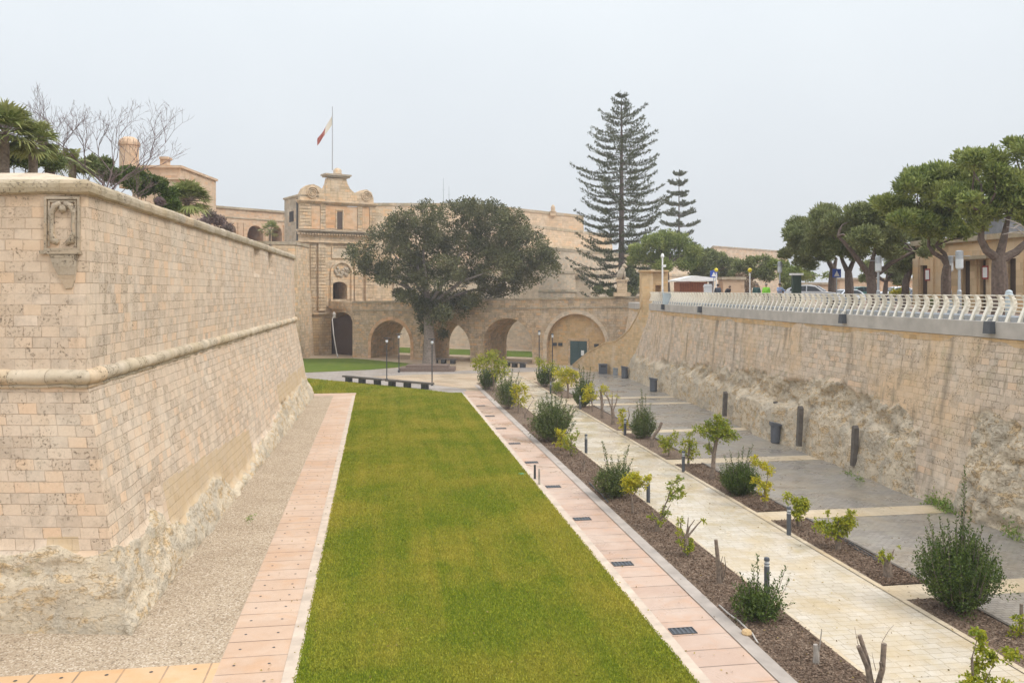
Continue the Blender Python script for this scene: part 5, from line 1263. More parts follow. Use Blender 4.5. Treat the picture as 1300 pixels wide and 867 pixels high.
# low walls and small house behind the cars
def bld(px0,px1,py,Y,D,label,mat='house'):
    a=X(px0,Y);b=X(px1,Y); z1=zpy(py,Y); wallobj('garden_wall',label,'wall',[(a,Y),(b,Y),(b,Y+D),(a,Y+D)],8.0,z1,M[mat],coping=.25)
bld(1010,1062,359,100,1,'low tan wall behind the white car')
bld(1066,1170,353,108,1,'long tan wall seen between the pine trunks')
bld(918,945,352,84,2,'low pale rubble wall between the beacons')
# ================= planting =================
def rg(seed): return np.random.default_rng(seed)
def bush(name,px,py,wpx,tpy,label,mat,spikes=(),n=2600,seed=1,lf=.11,low=.15,cat='bush',dens=1.0,spread=1.0):
    """many stemmed bush: shoots fan out of the foot, each carrying leaves, the tips form an uneven outline"""
    p=G(px,py); Y=p.y; k=Y/F; R=wpx*k/2; H=(py-tpy)*k*.93; r=rg(seed)
    root=empty(name,p,label,cat); L=[];D=[];st=MB()
    ns=int(n/26)
    for i in range(ns):
        a=r.uniform(0,6.283); q_=math.sqrt(r.random()); z1=H*(r.uniform(.5,1.12)*(1-.30*q_**2))
        tip=np.array([math.cos(a)*R*q_*spread,math.sin(a)*R*q_*spread,z1]); foot=np.array([math.cos(a)*.12*q_,math.sin(a)*.12*q_,0])
        mid=foot*.4+tip*.5+np.array([math.cos(a)*R*q_*.35,math.sin(a)*R*q_*.35,-z1*.10])
        c0=foot;m=26
        tt=r.uniform(low,1.0,m)**.8
        for t_ in tt:
            P=(1-t_)**2*c0+2*t_*(1-t_)*mid+t_*t_*tip; T=2*(1-t_)*(mid-c0)+2*t_*(tip-mid); L.append(P+r.normal(0,.02,3)); D.append(unit(unit(T)*.7+r.normal(0,.55,3)+np.array([0,0,.2])))
        if i%5==0: st.tube([c0,(c0+2*mid+tip)/4,tip*.97],[.016,.012,.004],4,caps=False)
    for (sx,sy) in spikes:
        tip=np.array([(sx-px)*k,r.uniform(-.2,.2),(py-sy)*k*.96]); foot=np.array([tip[0]*.25,0,H*.2])
        st.tube([foot,(foot+tip)/2+np.array([tip[0]*.1,0,0]),tip],[.014,.010,.004],4,caps=False)
        for t_ in np.linspace(.35,1,int(12+(py-sy)*k*22)): L.append(foot*(1-t_)+tip*t_+r.normal(0,.03,3)*(1.3-t_)); D.append(unit(np.array([r.normal(0,.6),r.normal(0,.6),.7])))
    # rounded leafy body
    nb_=int(n*.9); d_=unit(r.normal(size=(nb_,3))); rr_b=r.random(nb_)**.55*.95; ph=np.array([noise.noise(Vector(q_)*1.9+Vector((seed*1.37,0,0))) for q_ in d_]); rr_b=rr_b*(.86+1.05*ph)
    Pb=d_*rr_b[:,None]*np.array([R*.95,R*.95,H*.46])+np.array([0,0,H*.50]); Db=unit(d_*.6+r.normal(0,.5,(nb_,3))+np.array([0,0,.35]))
    P=np.concatenate([np.array(L),Pb])+np.array(p); D=np.concatenate([np.array(D),Db]); P[:,2]=np.maximum(P[:,2],.05)
    nn=len(P); fastmesh('foliage',leafquads(P,D,r.uniform(.7,1.25,nn)*lf,r.uniform(.36,.52,nn)*lf,r),4,mat,root)
    st.build('stems',M['twig']).parent=root
    return root
def sap(name,px,py,label,trunk,branches,cl,mat,seed,lf=.09,tr=.05,bark='bark',cat='sapling'):
    """trunk/branches: pixel polylines [(px,py),...]; cl: leaf clumps (px,py,r px,n)"""
    p=G(px,py); Y=p.y;k=Y/F; r=rg(seed); root=empty(name,p,label,cat)
    f=lambda a,dy=0.0:Vector(((a[0]-px)*k,dy,(py-a[1])*k*.97))
    m=MB(); T=[f((px,py+2))]+[f(a)+Vector((r.normal(0,.01),0,0)) for a in trunk]; n=len(T); 
    m.tube(T,[tr*(1.25-.45*i/(n-1)) for i in range(n)],9).build('trunk',M[bark]).parent=root
    if branches:
        for b in branches:
            m=MB(); dy=r.uniform(-.25,.25); B=[f(a,dy*i/len(b)) for i,a in enumerate(b)]; m.tube(B,[tr*.42*(1-.7*i/(len(B)-1)) if len(B)>1 else .02 for i in range(len(B))],6)
            m.build('branch',M[bark]).parent=root
    if cl:
        PP=[];DD=[];st=MB()
        for (cx,cy,cr,n) in cl:
            c=np.array(f((cx,cy),r.uniform(-.12,.12))); R=cr*k*1.2; n=n*2.3; ns=max(2,int(n/9))
            for i in range(ns):
                d=unit(r.normal(size=3)+np.array([0,0,.35])); L=R*r.uniform(.6,1.1); s0=c-np.array([0,0,R*.35]); e=s0+d*L
                for t_ in r.uniform(.3,1.05,9): PP.append(s0*(1-t_)+e*t_+r.normal(0,.02,3)); DD.append(unit(d*.6+r.normal(0,.6,3)))
        PP=np.array(PP)+np.array(p);DD=np.array(DD);nn=len(PP)
        fastmesh('foliage',leafquads(PP,DD,r.uniform(.7,1.3,nn)*lf,r.uniform(.5,.65,nn)*lf,r,.15),4,mat,root)
    return root
# --- left bed, far to near
bush('bush',619,494,27,462,'dark round bush at the far end of the left bed',M['lf_dark'],(),2600,11,.13)
sap('small_tree',627,497,'yellow leaved small tree at the far end of the left bed',[(627,485),(625,472)],[[(625,474),(615,460)],[(626,474),(634,463)]],[(612,455,11,260),(624,450,12,300),(636,459,11,260),(630,468,10,220),(640,471,8,120),(606,458,8,150)],M['lf_yg'],12,.16,.08,cat='tree')
bush('bush',644,519,34,474,'tall bush with bare upright shoots second in the left bed',M['lf_ole'],[(640,464),(634,470),(651,466),(659,470),(662,478)],3000,13,.12)
sap('sapling',658,525,'yellow sapling against the second bush of the left bed',[(658,512),(658,500)],[[(658,505),(664,495)],[(658,505),(652,495)]],[(654,491,7,160),(664,489,7,160),(657,503,8,120),(667,500,6,80),(664,510,6,60)],M['lf_yel'],14,.13,.06)
sap('pruned_stump',666,532,'leaning bare stump with a long diagonal branch before the biggest left bush',[(667,524)],[[(667,526),(672,515),(678,505)],[(666,526),(661,516)],[(678,505),(674,500)]],[],None,15,tr=.08,cat='stump')
sap('pruned_stump',678,541,'short thin stump left of the biggest bush in the left bed',[(677,532),(678,526)],[],[],None,16,tr=.05,cat='stump')
bush('bush',702,560,58,504,'biggest oleander bush, in the middle of the left bed',M['lf_ole'],[(694,497),(700,492),(706,494),(714,498),(720,504),(688,503),(684,512),(727,512),(731,520)],7200,17,.12)
sap('sapling',712,572,'yellow sapling at the right foot of the biggest bush',[(712,562),(714,552)],[],[(711,548,8,140),(716,556,7,110),(709,560,6,70)],M['lf_yel'],18,.11,.04)
sap('sapling',725,579,'thin pale leaved sapling between the biggest bush and the lamp bollard',[(725,568),(725,555)],[[(725,565),(719,556)],[(725,563),(732,553)]],[(722,552,7,60),(731,548,7,60),(724,562,7,60),(727,572,6,40),(718,566,6,40)],M['lf_grn'],19,.11,.035)
sap('pruned_stump',741.5,597,'knee high stump with a bare twig in front of the lone bollard',[(741,588)],[[(741,590),(742,575)],[(741,590),(745,581)],[(741,590),(737,584)]],[],None,20,tr=.08,cat='stump')
bush('bush',781,631,54,586,'spreading bush with two tall shoots in the left bed',M['lf_ole'],[(765,558),(768,566),(798,561),(795,570),(803,580),(786,576),(777,578)],4600,21,.10)
sap('sapling',803.5,652,'small tree with a yellow ball crown beside the spreading bush',[(803,636),(801,624)],[[(803,630),(810,618),(818,608)],[(803,630),(797,618)]],[(798,606,10,300),(806,603,9,260),(800,614,9,240),(812,612,7,120),(822,604,6,90),(817,612,5,50)],M['lf_yel'],22,.09,.05)
sap('sapling',834.5,675,'sapling leaning right with a forked leafy top in the left bed',[(834,665),(835,658)],[[(835,660),(842,645),(848,630),(851,614),(862,604)],[(835,660),(828,648),(826,640)],[(850,628),(860,620),(866,618)],[(836,660),(846,650),(852,640)]],[(850,612,6,60),(860,605,6,60),(862,621,8,90),(852,628,6,60),(842,645,6,50),(828,654,5,34),(846,652,5,40),(838,660,5,40),(866,618,5,40)],M['lf_grn'],23,.09,.085)
sap('sapling',872,706,'stump with a few leafy twigs in the left bed, third plant from the near end',[(871,692),(870,682)],[[(871,684),(864,668),(865,658)],[(871,684),(875,668),(882,658)],[(871,684),(873,668),(874,655)],[(873,680),(886,664),(892,658)]],[(864,659,5,36),(862,671,5,36),(893,658,5,20),(874,692,6,90),(878,687,5,50),(865,684,5,30)],M['lf_yg'],24,.09,.10)
sap('pruned_stump',913.5,741,'tall split stump stick right of the pink path in the near left bed',[(912,720),(910.5,700),(909,683)],[[(915,741),(917,725),(915,712),(917,704)],[(916,739),(919,728),(920,716),(918,703)],[(912,736),(920,744)]],[],None,25,tr=.07,bark='bark',cat='stump')
bush('bush',962,786,68,737,'sprawling bush in front of the nearest lamp bollard of the left bed',M['lf_dark'],[(963.5,703),(957,715),(938,723),(1000,718),(978,726),(1004,735),(948,740),(985,735),(1007,764),(936,756)],2300,26,.095,low=.1)
sap('pruned_stump',1036,842,'low stump with a white painted stub and a taller stick',[(1036,830),(1035,817)],[[(1037,836),(1040,815),(1041,794)]],[],None,27,tr=.075,bark='barkpale',cat='stump')
sap('pruned_stump',1108,881,'large bare stump with three cut limbs at the bottom edge',[(1108,872)],[],[],None,28,tr=.12,cat='stump')
s_=[o for o in bpy.data.objects if o.name.startswith('pruned_stump')][-1]
k_=G(1108,881).y/F; m=MB(); ff=lambda x,y,d=0:Vector(((x-1108)*k_,d,(881-y)*k_*.97))
for q_,w_ in ((((1106,874),(1101,845),(1090,818)),.06),(((1108,874),(1104,840,.1),(1094.5,807,.15)),.055),(((1113,874),(1118,845,-.1),(1120,812,-.1)),.065),(((1118,850,-.1),(1115,842,-.15),(1113,834,-.2)),.03)):
    MB().tube([ff(*a) for a in q_],[w_*1.1,w_,w_*.95],9).build('limb',M['bark']).parent=s_
for q_ in (((1120,812),(1128,798),(1135,790)),((1090,818),(1087,804),(1085,793)),((1112,850),(1109,838),(1107,826))):
    MB().tube([ff(*a) for a in q_],[.009,.006,.003],4).build('twig',M['twig']).parent=s_
sap('sapling',1239,978,'leafy citrus sapling rising from below the bottom right edge',[(1238,930),(1236,880),(1234,830)],[[(1237,900),(1250,860),(1262,830),(1266,815)],[(1237,910),(1225,880),(1222,860)],[(1236,880),(1250,872),(1275,862)],[(1234,830),(1240,805),(1242,795)]],[(1240,797,8,70),(1248,817,9,90),(1262,828,9,90),(1246,838,9,70),(1280,822,8,50),(1288,824,5,30),(1235,855,10,80),(1224,862,9,80),(1255,862,12,120),(1275,868,12,90),(1245,880,16,120),(1230,900,18,100)],M['lf_yg'],29,.085,.03)
# --- right bed, far to near
bush('bush',693,491,29,461,'dark bush with yellow leaves on top at the far end of the right bed',M['lf_dark'],(),2600,31,.13)
sap('small_tree',699,492,'yellow green foliage rising over the far dark bush of the right bed',[(698,480),(697,470)],[],[(688,459,8,150),(699,463,9,160),(708,466,8,120),(684,455,5,60)],M['lf_yg'],32,.15,.05,cat='tree')
sap('small_tree',721,506,'bright yellow crowned small tree near the far end of the right bed',[(721,492),(720,482)],[[(720,484),(712,474)],[(721,484),(730,474)]],[(711,472,9,240),(720,470,9,260),(729,472,8,240),(717,480,8,150),(727,481,7,120)],M['lf_yel'],33,.15,.09,cat='tree')
bush('bush',709,499,20,478,'pale green low bush left of the bright yellow tree',M['lf_grn'],[(711,476)],900,34,.12)
bush('bush',741,517,30,478,'tall dark bush with upright spikes behind a bollard in the right bed',M['lf_dark'],[(735,461),(741,464),(750,464),(746,470),(755,473),(729,474),(738,467)],3600,35,.12)
sap('sapling',752,523,'yellow sapling in front of the tall spiky dark bush',[(752,513),(750,506)],[[(750,508),(757,500)]],[(746,492,7,130),(745,503,7,130),(755,500,6,80),(750,486,6,70)],M['lf_yel'],36,.12,.05)
sap('pruned_stump',764.5,531.5,'straight pruned trunk with a yellow tuft on top',[(764,518),(764,505),(763,496)],[[(764,520),(768,508)],[(764,508),(759,500)]],[(766,490,6,90),(771,491,4,40)],M['lf_yel'],37,.12,.10,cat='stump')
sap('pruned_stump',778,539,'Y shaped pruned trunk with thick cut limbs',[(778,526),(777,519)],[[(777,520),(773,508),(769,494)],[(777,520),(777,505),(777,494)],[(778,522),(783,508),(784,494)],[(773,506),(766,497)]],[(775,500,4,24),(783,502,3,20)],M['lf_yel'],38,.10,.13,cat='stump')
sap('pruned_stump',793,549,'crooked stump with a yellow column of leaves left of the spiky bush',[(794,540),(797,534)],[[(797,534),(799,526),(797,517),(800,514)]],[(789,520,5,80),(790,529,6,110),(794,536,5,70),(791,541,4,40)],M['lf_yel'],39,.12,.09,cat='stump')
bush('bush',816,556,34,516,'spiky dense bush standing before the grey yard, right of the crooked stump',M['lf_ole'],[(814,491),(820,498),(808,508),(826,510),(816,502),(812,505)],4200,40,.10)
sap('pruned_stump',827.5,568,'bare stump curving up to the right like a horn',[(828,556),(832,550),(837,543),(840,535)],[],[],None,41,tr=.10,cat='stump')
sap('sapling',849.5,580,'yellow green sapling with a loose round crown right of the horn shaped stump',[(849,571),(849,564)],[[(849,566),(855,555)],[(849,566),(842,560)]],[(842,559,7,150),(852,556,8,170),(847,565,7,120),(858,549,5,60),(839,553,4,40)],M['lf_yg'],42,.10,.04)
sap('sapling',874,593,'leafy sapling with several stems right of a lamp bollard in the right bed',[(874,580),(875,568),(876,556)],[[(874,580),(868,568)],[(875,572),(882,562)]],[(876,548,6,70),(872,558,7,100),(880,562,7,90),(869,568,6,70),(883,571,6,70),(875,575,7,90),(864,560,4,30)],M['lf_yg'],43,.10,.055)
sap('small_tree',903.5,608.5,'little tree with a straight trunk and a bright green crown in the right bed',[(905,594),(906,578),(909,560),(911,553)],[[(906,580),(901,568),(899,556)],[(909,560),(900,552),(890,545)],[(910,556),(922,550),(934,549)]],[(912,538,12,420),(905,546,10,260),(921,546,10,280),(911,527,7,120),(932,550,7,140),(886,540,7,110),(895,543,7,110),(899,532,5,70),(901,569,5,70),(897,563,4,50),(921,536,7,140)],M['lf_grn'],44,.10,.10,cat='tree')
bush('bush',939,628,50,584,'large round dark bush in the right bed next to a yellow sapling',M['lf_dark'],[(926,570),(937,572),(945,565),(950,566),(957,563),(920,577),(963,578)],8200,45,.085)
sap('sapling',973,646,'yellow leaved sapling right of the large round dark bush',[(972,635),(971,622)],[[(971,622),(962,608)],[(971,622),(975,604),(973,592)]],[(962,585,7,120),(972,588,7,130),(978,595,5,70),(960,606,7,110),(966,614,7,110),(976,614,6,90),(958,578,5,50),(970,625,6,70)],M['lf_yel'],46,.09,.06)
sap('sapling',1014.5,669,'small round yellow green sapling beside a lamp bollard at the cream band',[(1014,660),(1014,652)],[],[(1012,636,9,260),(1018,642,8,220),(1011,648,8,180),(1001,627,6,80),(1022,634,6,90)],M['lf_yg'],47,.09,.09)
sap('sapling',1064,698,'wide low yellow green sapling with a short dark trunk by the black hose',[(1064,688),(1063,679)],[[(1063,680),(1048,670)],[(1063,680),(1077,667)],[(1063,680),(1065,660)]],[(1042,664,9,150),(1055,668,9,180),(1065,660,8,170),(1076,658,8,170),(1071,668,8,170),(1052,648,5,36),(1078,648,6,80),(1062,673,8,140),(1083,663,5,60)],M['lf_yg'],48,.09,.10)
sap('pruned_stump',1127,733,'thick stump with a small leafy tuft left of the largest near bush',[(1127,722),(1126,712)],[[(1126,713),(1120,704)],[(1127,713),(1133,703),(1136,696)]],[(1122,701,6,50),(1129,703,5,40),(1141,692,2,8),(1118,704,4,24)],M['lf_yg'],49,.08,.14,cat='stump')
bush('bush',1217,775,104,664,'largest bush, dark green with one tall spike, at the near right',M['lf_dark'],[(1226,584),(1228,606),(1180,650),(1172,665),(1194,652),(1204,655),(1212,645),(1236,646),(1246,662),(1255,672),(1262,690),(1265,706),(1164,700),(1169,690),(1222,640)],12500,50,.088,low=.12)
sap('pruned_stump',1297,808,'thin stump with yellow leaves at the right picture edge',[(1297,790),(1297,765)],[],[(1290,782,7,50),(1288,795,7,50),(1283,806,7,30)],M['lf_yg'],51,.09,.055,cat='stump')
# weeds
def weeds(pts,label,n,seed,lf=.12,z=0,mat='lf_weed',h=.25,Y=None):
    r=rg(seed); P=[];D=[]
    for (px,py,rx) in pts:
        c=np.array(G(px,py) if Y is None else at(px,py,Y)); k=c[1]/F; m=int(n)
        q=c+np.stack([r.normal(0,rx*k*.6,m),r.normal(0,.25,m),np.abs(r.normal(0,h,m))],1); P.append(q); D.append(unit(r.normal(0,.6,(m,3))+np.array([0,0,.6])))
    P=np.concatenate(P);D=np.concatenate(D);o=fastmesh('weeds',leafquads(P,D,r.uniform(.6,1.2,len(P))*lf,r.uniform(.3,.5,len(P))*lf,r),4,M[mat],loc=tuple(P.mean(0))); tag(o,label,'weeds'); return o
weeds([(1185,641,10),(1196,645,8),(1203,650,8)],'bright green weeds at the rampart foot behind the largest bush',170,61,.16)
weeds([(1078,603,6),(1090,610,5)],'low weeds at the rampart foot below the rightmost dark slab',60,62,.12,h=.12)
weeds([(1285,684,8)],'weeds at the rampart foot by the right picture edge',160,63,.14)
weeds([(994,563,4)],'tuft of weeds beside the lone litter bin',80,64,.12)
weeds([(316,660,4)],'small green weed on the gravel left of the slab path',50,65,.10,h=.05)
weeds([(250,681,3)],'tiny green weed at the foot of the bastion rock',30,66,.08,h=.05)
# moss at wall foot line
# --- big tree
def crown(root,cl,Y,mat,seed,n,lf,depth=1.0,flat=1.0,gap=-.28,gf=.45,up=.3,asp=.5,dj=6.0):
    r=rg(seed); S=[]; tot=sum(c[2]**2 for c in cl)
    for c in cl:
        px,py,cr=c[:3]; k=Y/F; R=cr*k; dy=r.uniform(-1,1)*dj if len(c)<4 else c[3]
        S.append(((px-CX)*k, Y+dy, EYE-(py-HZ)*k)); 
    specs=[(s,(c[2]*Y/F,c[2]*Y/F*depth,c[2]*Y/F*flat),n*c[2]**2/tot) for s,c in zip(S,cl)]
    P,D=clumps(specs,r,.5,gap,gf)
    DD=unit(D*.5+r.normal(0,.6,D.shape)+np.array([0,0,up])); nn=len(P)
    o=fastmesh('crown',leafquads(P,DD,r.uniform(.6,1.3,nn)*lf,r.uniform(.8,1.2,nn)*lf*asp,r),4,mat,root)
    return o,S
def limbs(m,start,targets,r,rad,seed,sag=.0):
    rr=random.Random(seed)
    for t_ in targets:
        s=Vector(start);t_=Vector(t_); mid=s.lerp(t_,.5)+Vector((rr.uniform(-.5,.5),rr.uniform(-.5,.5),(t_-s).length*.08)); 
        m.tube([s,s.lerp(mid,.6)+Vector((0,0,.1)),mid,mid.lerp(t_,.6),t_],[rad,rad*.75,rad*.55,rad*.35,rad*.12],7)
YB=112.5
T0=at(545,463,YB); T0.z=0
bt=empty('big_tree',T0,'big spreading evergreen tree in front of the bridge','tree')
m=MB(); pts=[T0-Vector((0,0,.2)),T0+Vector((0,0,1.5)),at(545,425,YB),at(544,405,YB),at(545,385,YB)]
m.tube(pts,[.98,.80,.70,.62,.55],14)
fk=at(545,388,YB)
cl=[(462,324,20),(458,338,15),(482,343,24),(488,303,24),(513,288,24),(543,280,24),(573,273,22),(600,268,18),(625,274,24),(650,287,24),(672,304,23),(689,325,21),(698,343,15),(674,346,22),(648,358,22),(635,333,28),(603,310,30),(560,310,28),(520,323,26),(498,352,15),(530,358,20),(570,348,30),(607,354,26),(600,382,17),(577,382,20),(550,392,20),(556,410,13),(535,403,13),(626,374,18),(538,340,22),(510,372,12),(600,288,22),(640,310,24),(660,330,22),(545,300,20),(560,425,8),(538,418,8),(595,262,10),(620,264,10),(520,374,13),(506,362,11),(565,396,13),(586,398,12),(550,372,17),(535,386,13),(548,400,12)]
o,S=crown(bt,cl,YB,M['lf_tree'],71,120000,.34,depth=1.3,flat=.85,gap=-.10,gf=.55,dj=4.5)
limbs(m,fk,[Vector(S[i])-Vector((0,0,.8)) for i in (2,3,4,5,8,10,14,15,18,20,21)],None,.26,3)
m.tube([at(545,400,YB),at(530,375,YB-1),at(515,362,YB-1),at(500,340,YB-1)],[.35,.27,.2,.1],8)
m.build('trunk',M['barkmid'],bt)
# --- small tree behind third arch
p=BR.p(bs(660)+1.5,0,-W-3.5); st2=empty('small_tree',p,'small dark tree seen through the third bridge arch','tree')
MB().tube([(0,0,0),(0,0,3)],[.2,.15],8).build('trunk',M['bark']).parent=st2
r=rg(5); P,D=clumps([((p.x,p.y,1.6),(1.1,1.1,1.5),700),((p.x+.5,p.y,3.9),(1.4,1.3,1.2),900),((p.x-.2,p.y,3),(.9,.9,1),400)],r,.5,-.3,.8)
fastmesh('crown',leafquads(P,unit(D+r.normal(0,.6,D.shape)),.3,.14,r),4,M['lf_shrub'],st2)
# --- Norfolk pines
def norfolk(px,pyt,Y,label,prof,seed,nw,zb,tr=.42,nb=6,lf=.8,tuft=1.0,den=1.0,droop=0.12,mesh=None):
    top=EYE-(pyt-HZ)*Y/F; p=Vector((X(px,Y),Y,zb)); H=top-zb; root=empty('norfolk_pine',p,label,'conifer')
    m=MB(); m.tube([(0,0,0),(.0,0,H*.5),(0,0,H)],[tr,tr*.6,.04],10); r=rg(seed); P=[];D=[];Ls=[];br=MB()
    for i in range(nw):
        f=(i+.5)/nw; z=H*(1-f**1.06*.985); f2=(H-z)/H
        R=lerpt(prof,f2)*H; a0=r.uniform(0,6.28); nbk=nb if f2>.1 else 4; wl=r.uniform(.86,1.08)
        for b in range(nbk):
            a=a0+6.283*b/nbk+r.normal(0,.12); L=R*r.uniform(.62,1.15)*wl
            if f2>.5 and r.random()<.14: L*=.55
            zz=z+r.normal(0,.12)
            N_=max(4,int(L*2.4*den)); path=[]
            for j in range(N_+1):
                t_=j/N_; x=L*t_; h=-droop*L*math.sin(t_*2.4)*(f2+.15)+.20*L*t_**3 + (.25*L*t_ if f2<.18 else 0)
                path.append((math.cos(a)*x,math.sin(a)*x,zz+h))
            br.tube([path[0],path[N_//2],path[-1]],[.07*(.4+f2),.05*(.4+f2),.02],5,caps=False)
            side=np.array([-math.sin(a),math.cos(a),0]); out=np.array([math.cos(a),math.sin(a),0])
            for j in range(1,N_+1):
                t_=j/N_
                if t_<.25: continue
                c=np.array(path[j])+np.array(p)
                w=min(L*.30,1.5)*(1-.55*t_)*tuft*(.9 if t_<.95 else .5)
                for sd in (-1,1):
                    for k in range(2):
                        q=c+side*sd*w*(.2+.45*k)+out*.15*k; 
                        for e in range(4):
                            P.append(q+r.normal(0,.10,3)); D.append(unit(side*sd*.35+out*.45+np.array([0,0,.75])+r.normal(0,.28,3))); Ls.append(lf*r.uniform(.45,1.0))
                for e in range(3): P.append(c+r.normal(0,.07,3)); D.append(unit(out*.5+np.array([0,0,.8])+r.normal(0,.25,3))); Ls.append(lf*r.uniform(.5,1.0))
    o0=len(m.v); m.v+=br.v; m.f+=[tuple(i+o0 for i in f) for f in br.f]; m.uv+=br.uv; m.m+=br.m; m.build('trunk',M['barkpine']).parent=root
    P=np.array(P);D=np.array(D);Ls=np.array(Ls); print('norfolk',len(P))
    fastmesh('crown',leafquads(P,D,Ls*1.05,Ls*.31,r),4,M['lf_nor'],root); return root
norfolk(789,121,128,'tallest tree, a Norfolk pine with tiered branches behind the bridge end',[(0,.012),(.05,.05),(.10,.09),(.15,.13),(.18,.16),(.26,.155),(.36,.195),(.5,.235),(.62,.24),(.75,.235),(.9,.23),(1,.2)],81,27,7.5,.55,7,.5,1.0)
norfolk(862,218,175,'slimmer distant Norfolk pine right of the tallest one',[(0,.02),(.15,.09),(.3,.13),(.5,.17),(.75,.20),(1,.19)],82,12,8,.3,6,.8,1.1,droop=.02)
# --- street pines
def pine(base,label,Y,trunk,limbspec,cl,seed,n,lf=.30,tr=.30,mat='lf_pine',name='street_pine',cat='pine tree',zb=None,dj=1.2,flat=.62,grp='pines along the terrace'):
    p=Vector((X(base,Y),Y,SZ if zb is None else zb)); root=empty(name,p,label,cat,grp)
    m=MB(); T=[p-Vector((0,0,.1))]+[at(a,b,Y) for a,b in trunk]; nT=len(T); m.tube(T,[tr*(1.15-.3*i/(nT-1)) for i in range(nT)],12)
    cl=[(c[0],c[1],c[2]*1.22)+tuple(c[3:]) for c in cl]; o,S=crown(root,cl,Y,M[mat],seed,int(n*1.5),lf,depth=1.25,flat=.72,gap=-.27,gf=1.3,up=.7,asp=.30,dj=dj)
    for L in limbspec: P=[at(a,b,Y) for a,b in L]; m.tube(P,[tr*.66*(1-.55*i/(len(P)-1)) for i in range(len(P))],9)
    ends=[at(*L[-1],Y) for L in limbspec] or [T[-1]]
    rr=random.Random(seed)
    for s in S:
        e=min(ends,key=lambda q_:(q_-Vector(s)).length); limbs(m,e,[Vector(s)-Vector((0,0,.2))],None,tr*.26,seed+int(s[0]*7)%50)
    m.build('trunk',M['barkpine'],root); return root
pine(1270,'street pine at the right edge with a thick forked trunk before the lodge',41.5,[(1269,352),(1268,338),(1268,328)],[[(1268,330),(1252,318),(1245,304),(1246,290),(1250,278)],[(1269,331),(1290,320),(1306,305),(1322,285)],[(1268,330),(1275,300),(1280,275)]],
  [(1228,206,13),(1248,198,15),(1272,200,17),(1298,196,18),(1224,248,13),(1245,243,18),(1270,236,19),(1295,238,20),(1232,266,13),(1258,266,17),(1288,264,19),(1322,228,24),(1328,262,24),(1240,285,10),(1270,222,12),(1250,222,10),(1300,180,10),(1212,258,10)],91,26000,.26,.34,dj=1.6)
pine(1201,'street pine with a curved trunk bending left in front of the lodge corner',48,[(1201,352),(1202,342),(1203,337)],[[(1203,338),(1197,328),(1185,321),(1179,312),(1179,303)],[(1203,337),(1199,322),(1188,312)]],
  [(1128,258,13),(1141,240,15),(1160,229,16),(1184,224,17),(1207,231,15),(1150,259,17),(1176,252,18),(1200,255,17),(1221,270,10),(1132,282,14),(1157,286,17),(1183,291,16),(1205,290,13),(1222,296,9),(1190,272,14),(1165,270,14)],92,26000,.27,.25,dj=1.6)
pine(1108,'street pine with a leaning double trunk behind the white street lamp',56,[(1107,362),(1104,348)],[[(1104,350),(1094,336),(1082,320),(1072,308),(1064,300)],[(1106,352),(1118,345),(1130,335),(1146,326),(1160,320)],[(1105,350),(1108,330),(1112,312)]],
  [(1072,283,14),(1092,272,15),(1113,270,15),(1132,296,16),(1107,296,17),(1085,304,16),(1150,312,13),(1126,318,13),(1146,296,13),(1160,322,8),(1100,284,12),(1120,283,12),(1170,312,9)],93,22000,.28,.32,'lf_pine2',dj=2)
pine(1079,'street pine in the middle of the three dark trunks left of the white lamp',62,[(1078,360),(1077,346)],[[(1077,347),(1070,332),(1065,318)],[(1077,347),(1084,330),(1088,312)]],
  [(1038,279,13),(1058,271,14),(1048,298,15),(1073,293,15),(1060,317,14),(1083,322,12),(1070,305,12),(1040,318,11)],94,17000,.28,.30,'lf_pine2',dj=2)
pine(1057,'leftmost of the street pines, with a straight dark trunk behind the white car',66,[(1057,358),(1058,342)],[[(1058,343),(1050,328),(1040,316),(1030,308)],[(1058,343),(1062,328)]],
  [(1010,296,12),(1024,285,13),(1008,314,11),(1028,306,15),(1044,322,12),(1018,330,10),(1000,303,8),(1034,336,8),(1003,322,7)],95,15000,.28,.32,'lf_pine2',dj=2)
pine(1148,'slender leaning street pine left of the lodge corner',62,[(1150,358),(1154,345),(1160,334)],[[(1160,335),(1166,325),(1168,318)]],[(1155,325,12),(1170,318,11),(1140,332,9),(1168,302,12),(1150,340,7)],96,8000,.28,.24,'lf_pine2',dj=2)
# --- trees in the distance
def bgtree(px,Y,label,cl,seed,n,mat,lf=.4,tr=.3,flat=.7,zb=8.2,name='background_tree'):
    p=Vector((X(px,Y),Y,zb)); root=empty(name,p,label,'tree','trees beyond the terrace')
    o,S=crown(root,cl,Y,M[mat],seed,n,lf,depth=1.2,flat=flat,gap=-.3,gf=.6,up=.5,asp=.35,dj=2.0)
    m=MB(); c=sum((Vector(s) for s in S),Vector())/len(S); m.tube([p,p.lerp(c,.5),p.lerp(c,.75)],[tr,tr*.8,tr*.6],8); limbs(m,p.lerp(c,.7),S,None,tr*.4,seed); m.build('trunk',M['barkpine'],root)
bgtree(848,108,'dense green pine behind the stone pillars',[(812,318,13),(828,308,15),(846,303,16),(864,308,15),(878,320,13),(850,322,18),(825,328,14),(870,335,14),(888,332,9),(840,338,13),(806,330,9)],101,22000,'lf_pine',.36,.4)
bgtree(900,112,'dark green tree above the kiosk roof',[(888,330,12),(903,327,12),(918,329,12),(895,342,12),(912,342,12),(928,335,10),(903,350,10),(885,348,9),(925,347,10)],102,12000,'lf_pine2',.4,.4)
bgtree(946,100,'spreading tree with dark lower branches behind the right yellow beacon',[(938,338,10),(952,334,11),(966,333,11),(978,338,11),(945,348,10),(962,347,11),(930,349,8),(976,350,10)],103,11000,'lf_pine2',.36,.35)
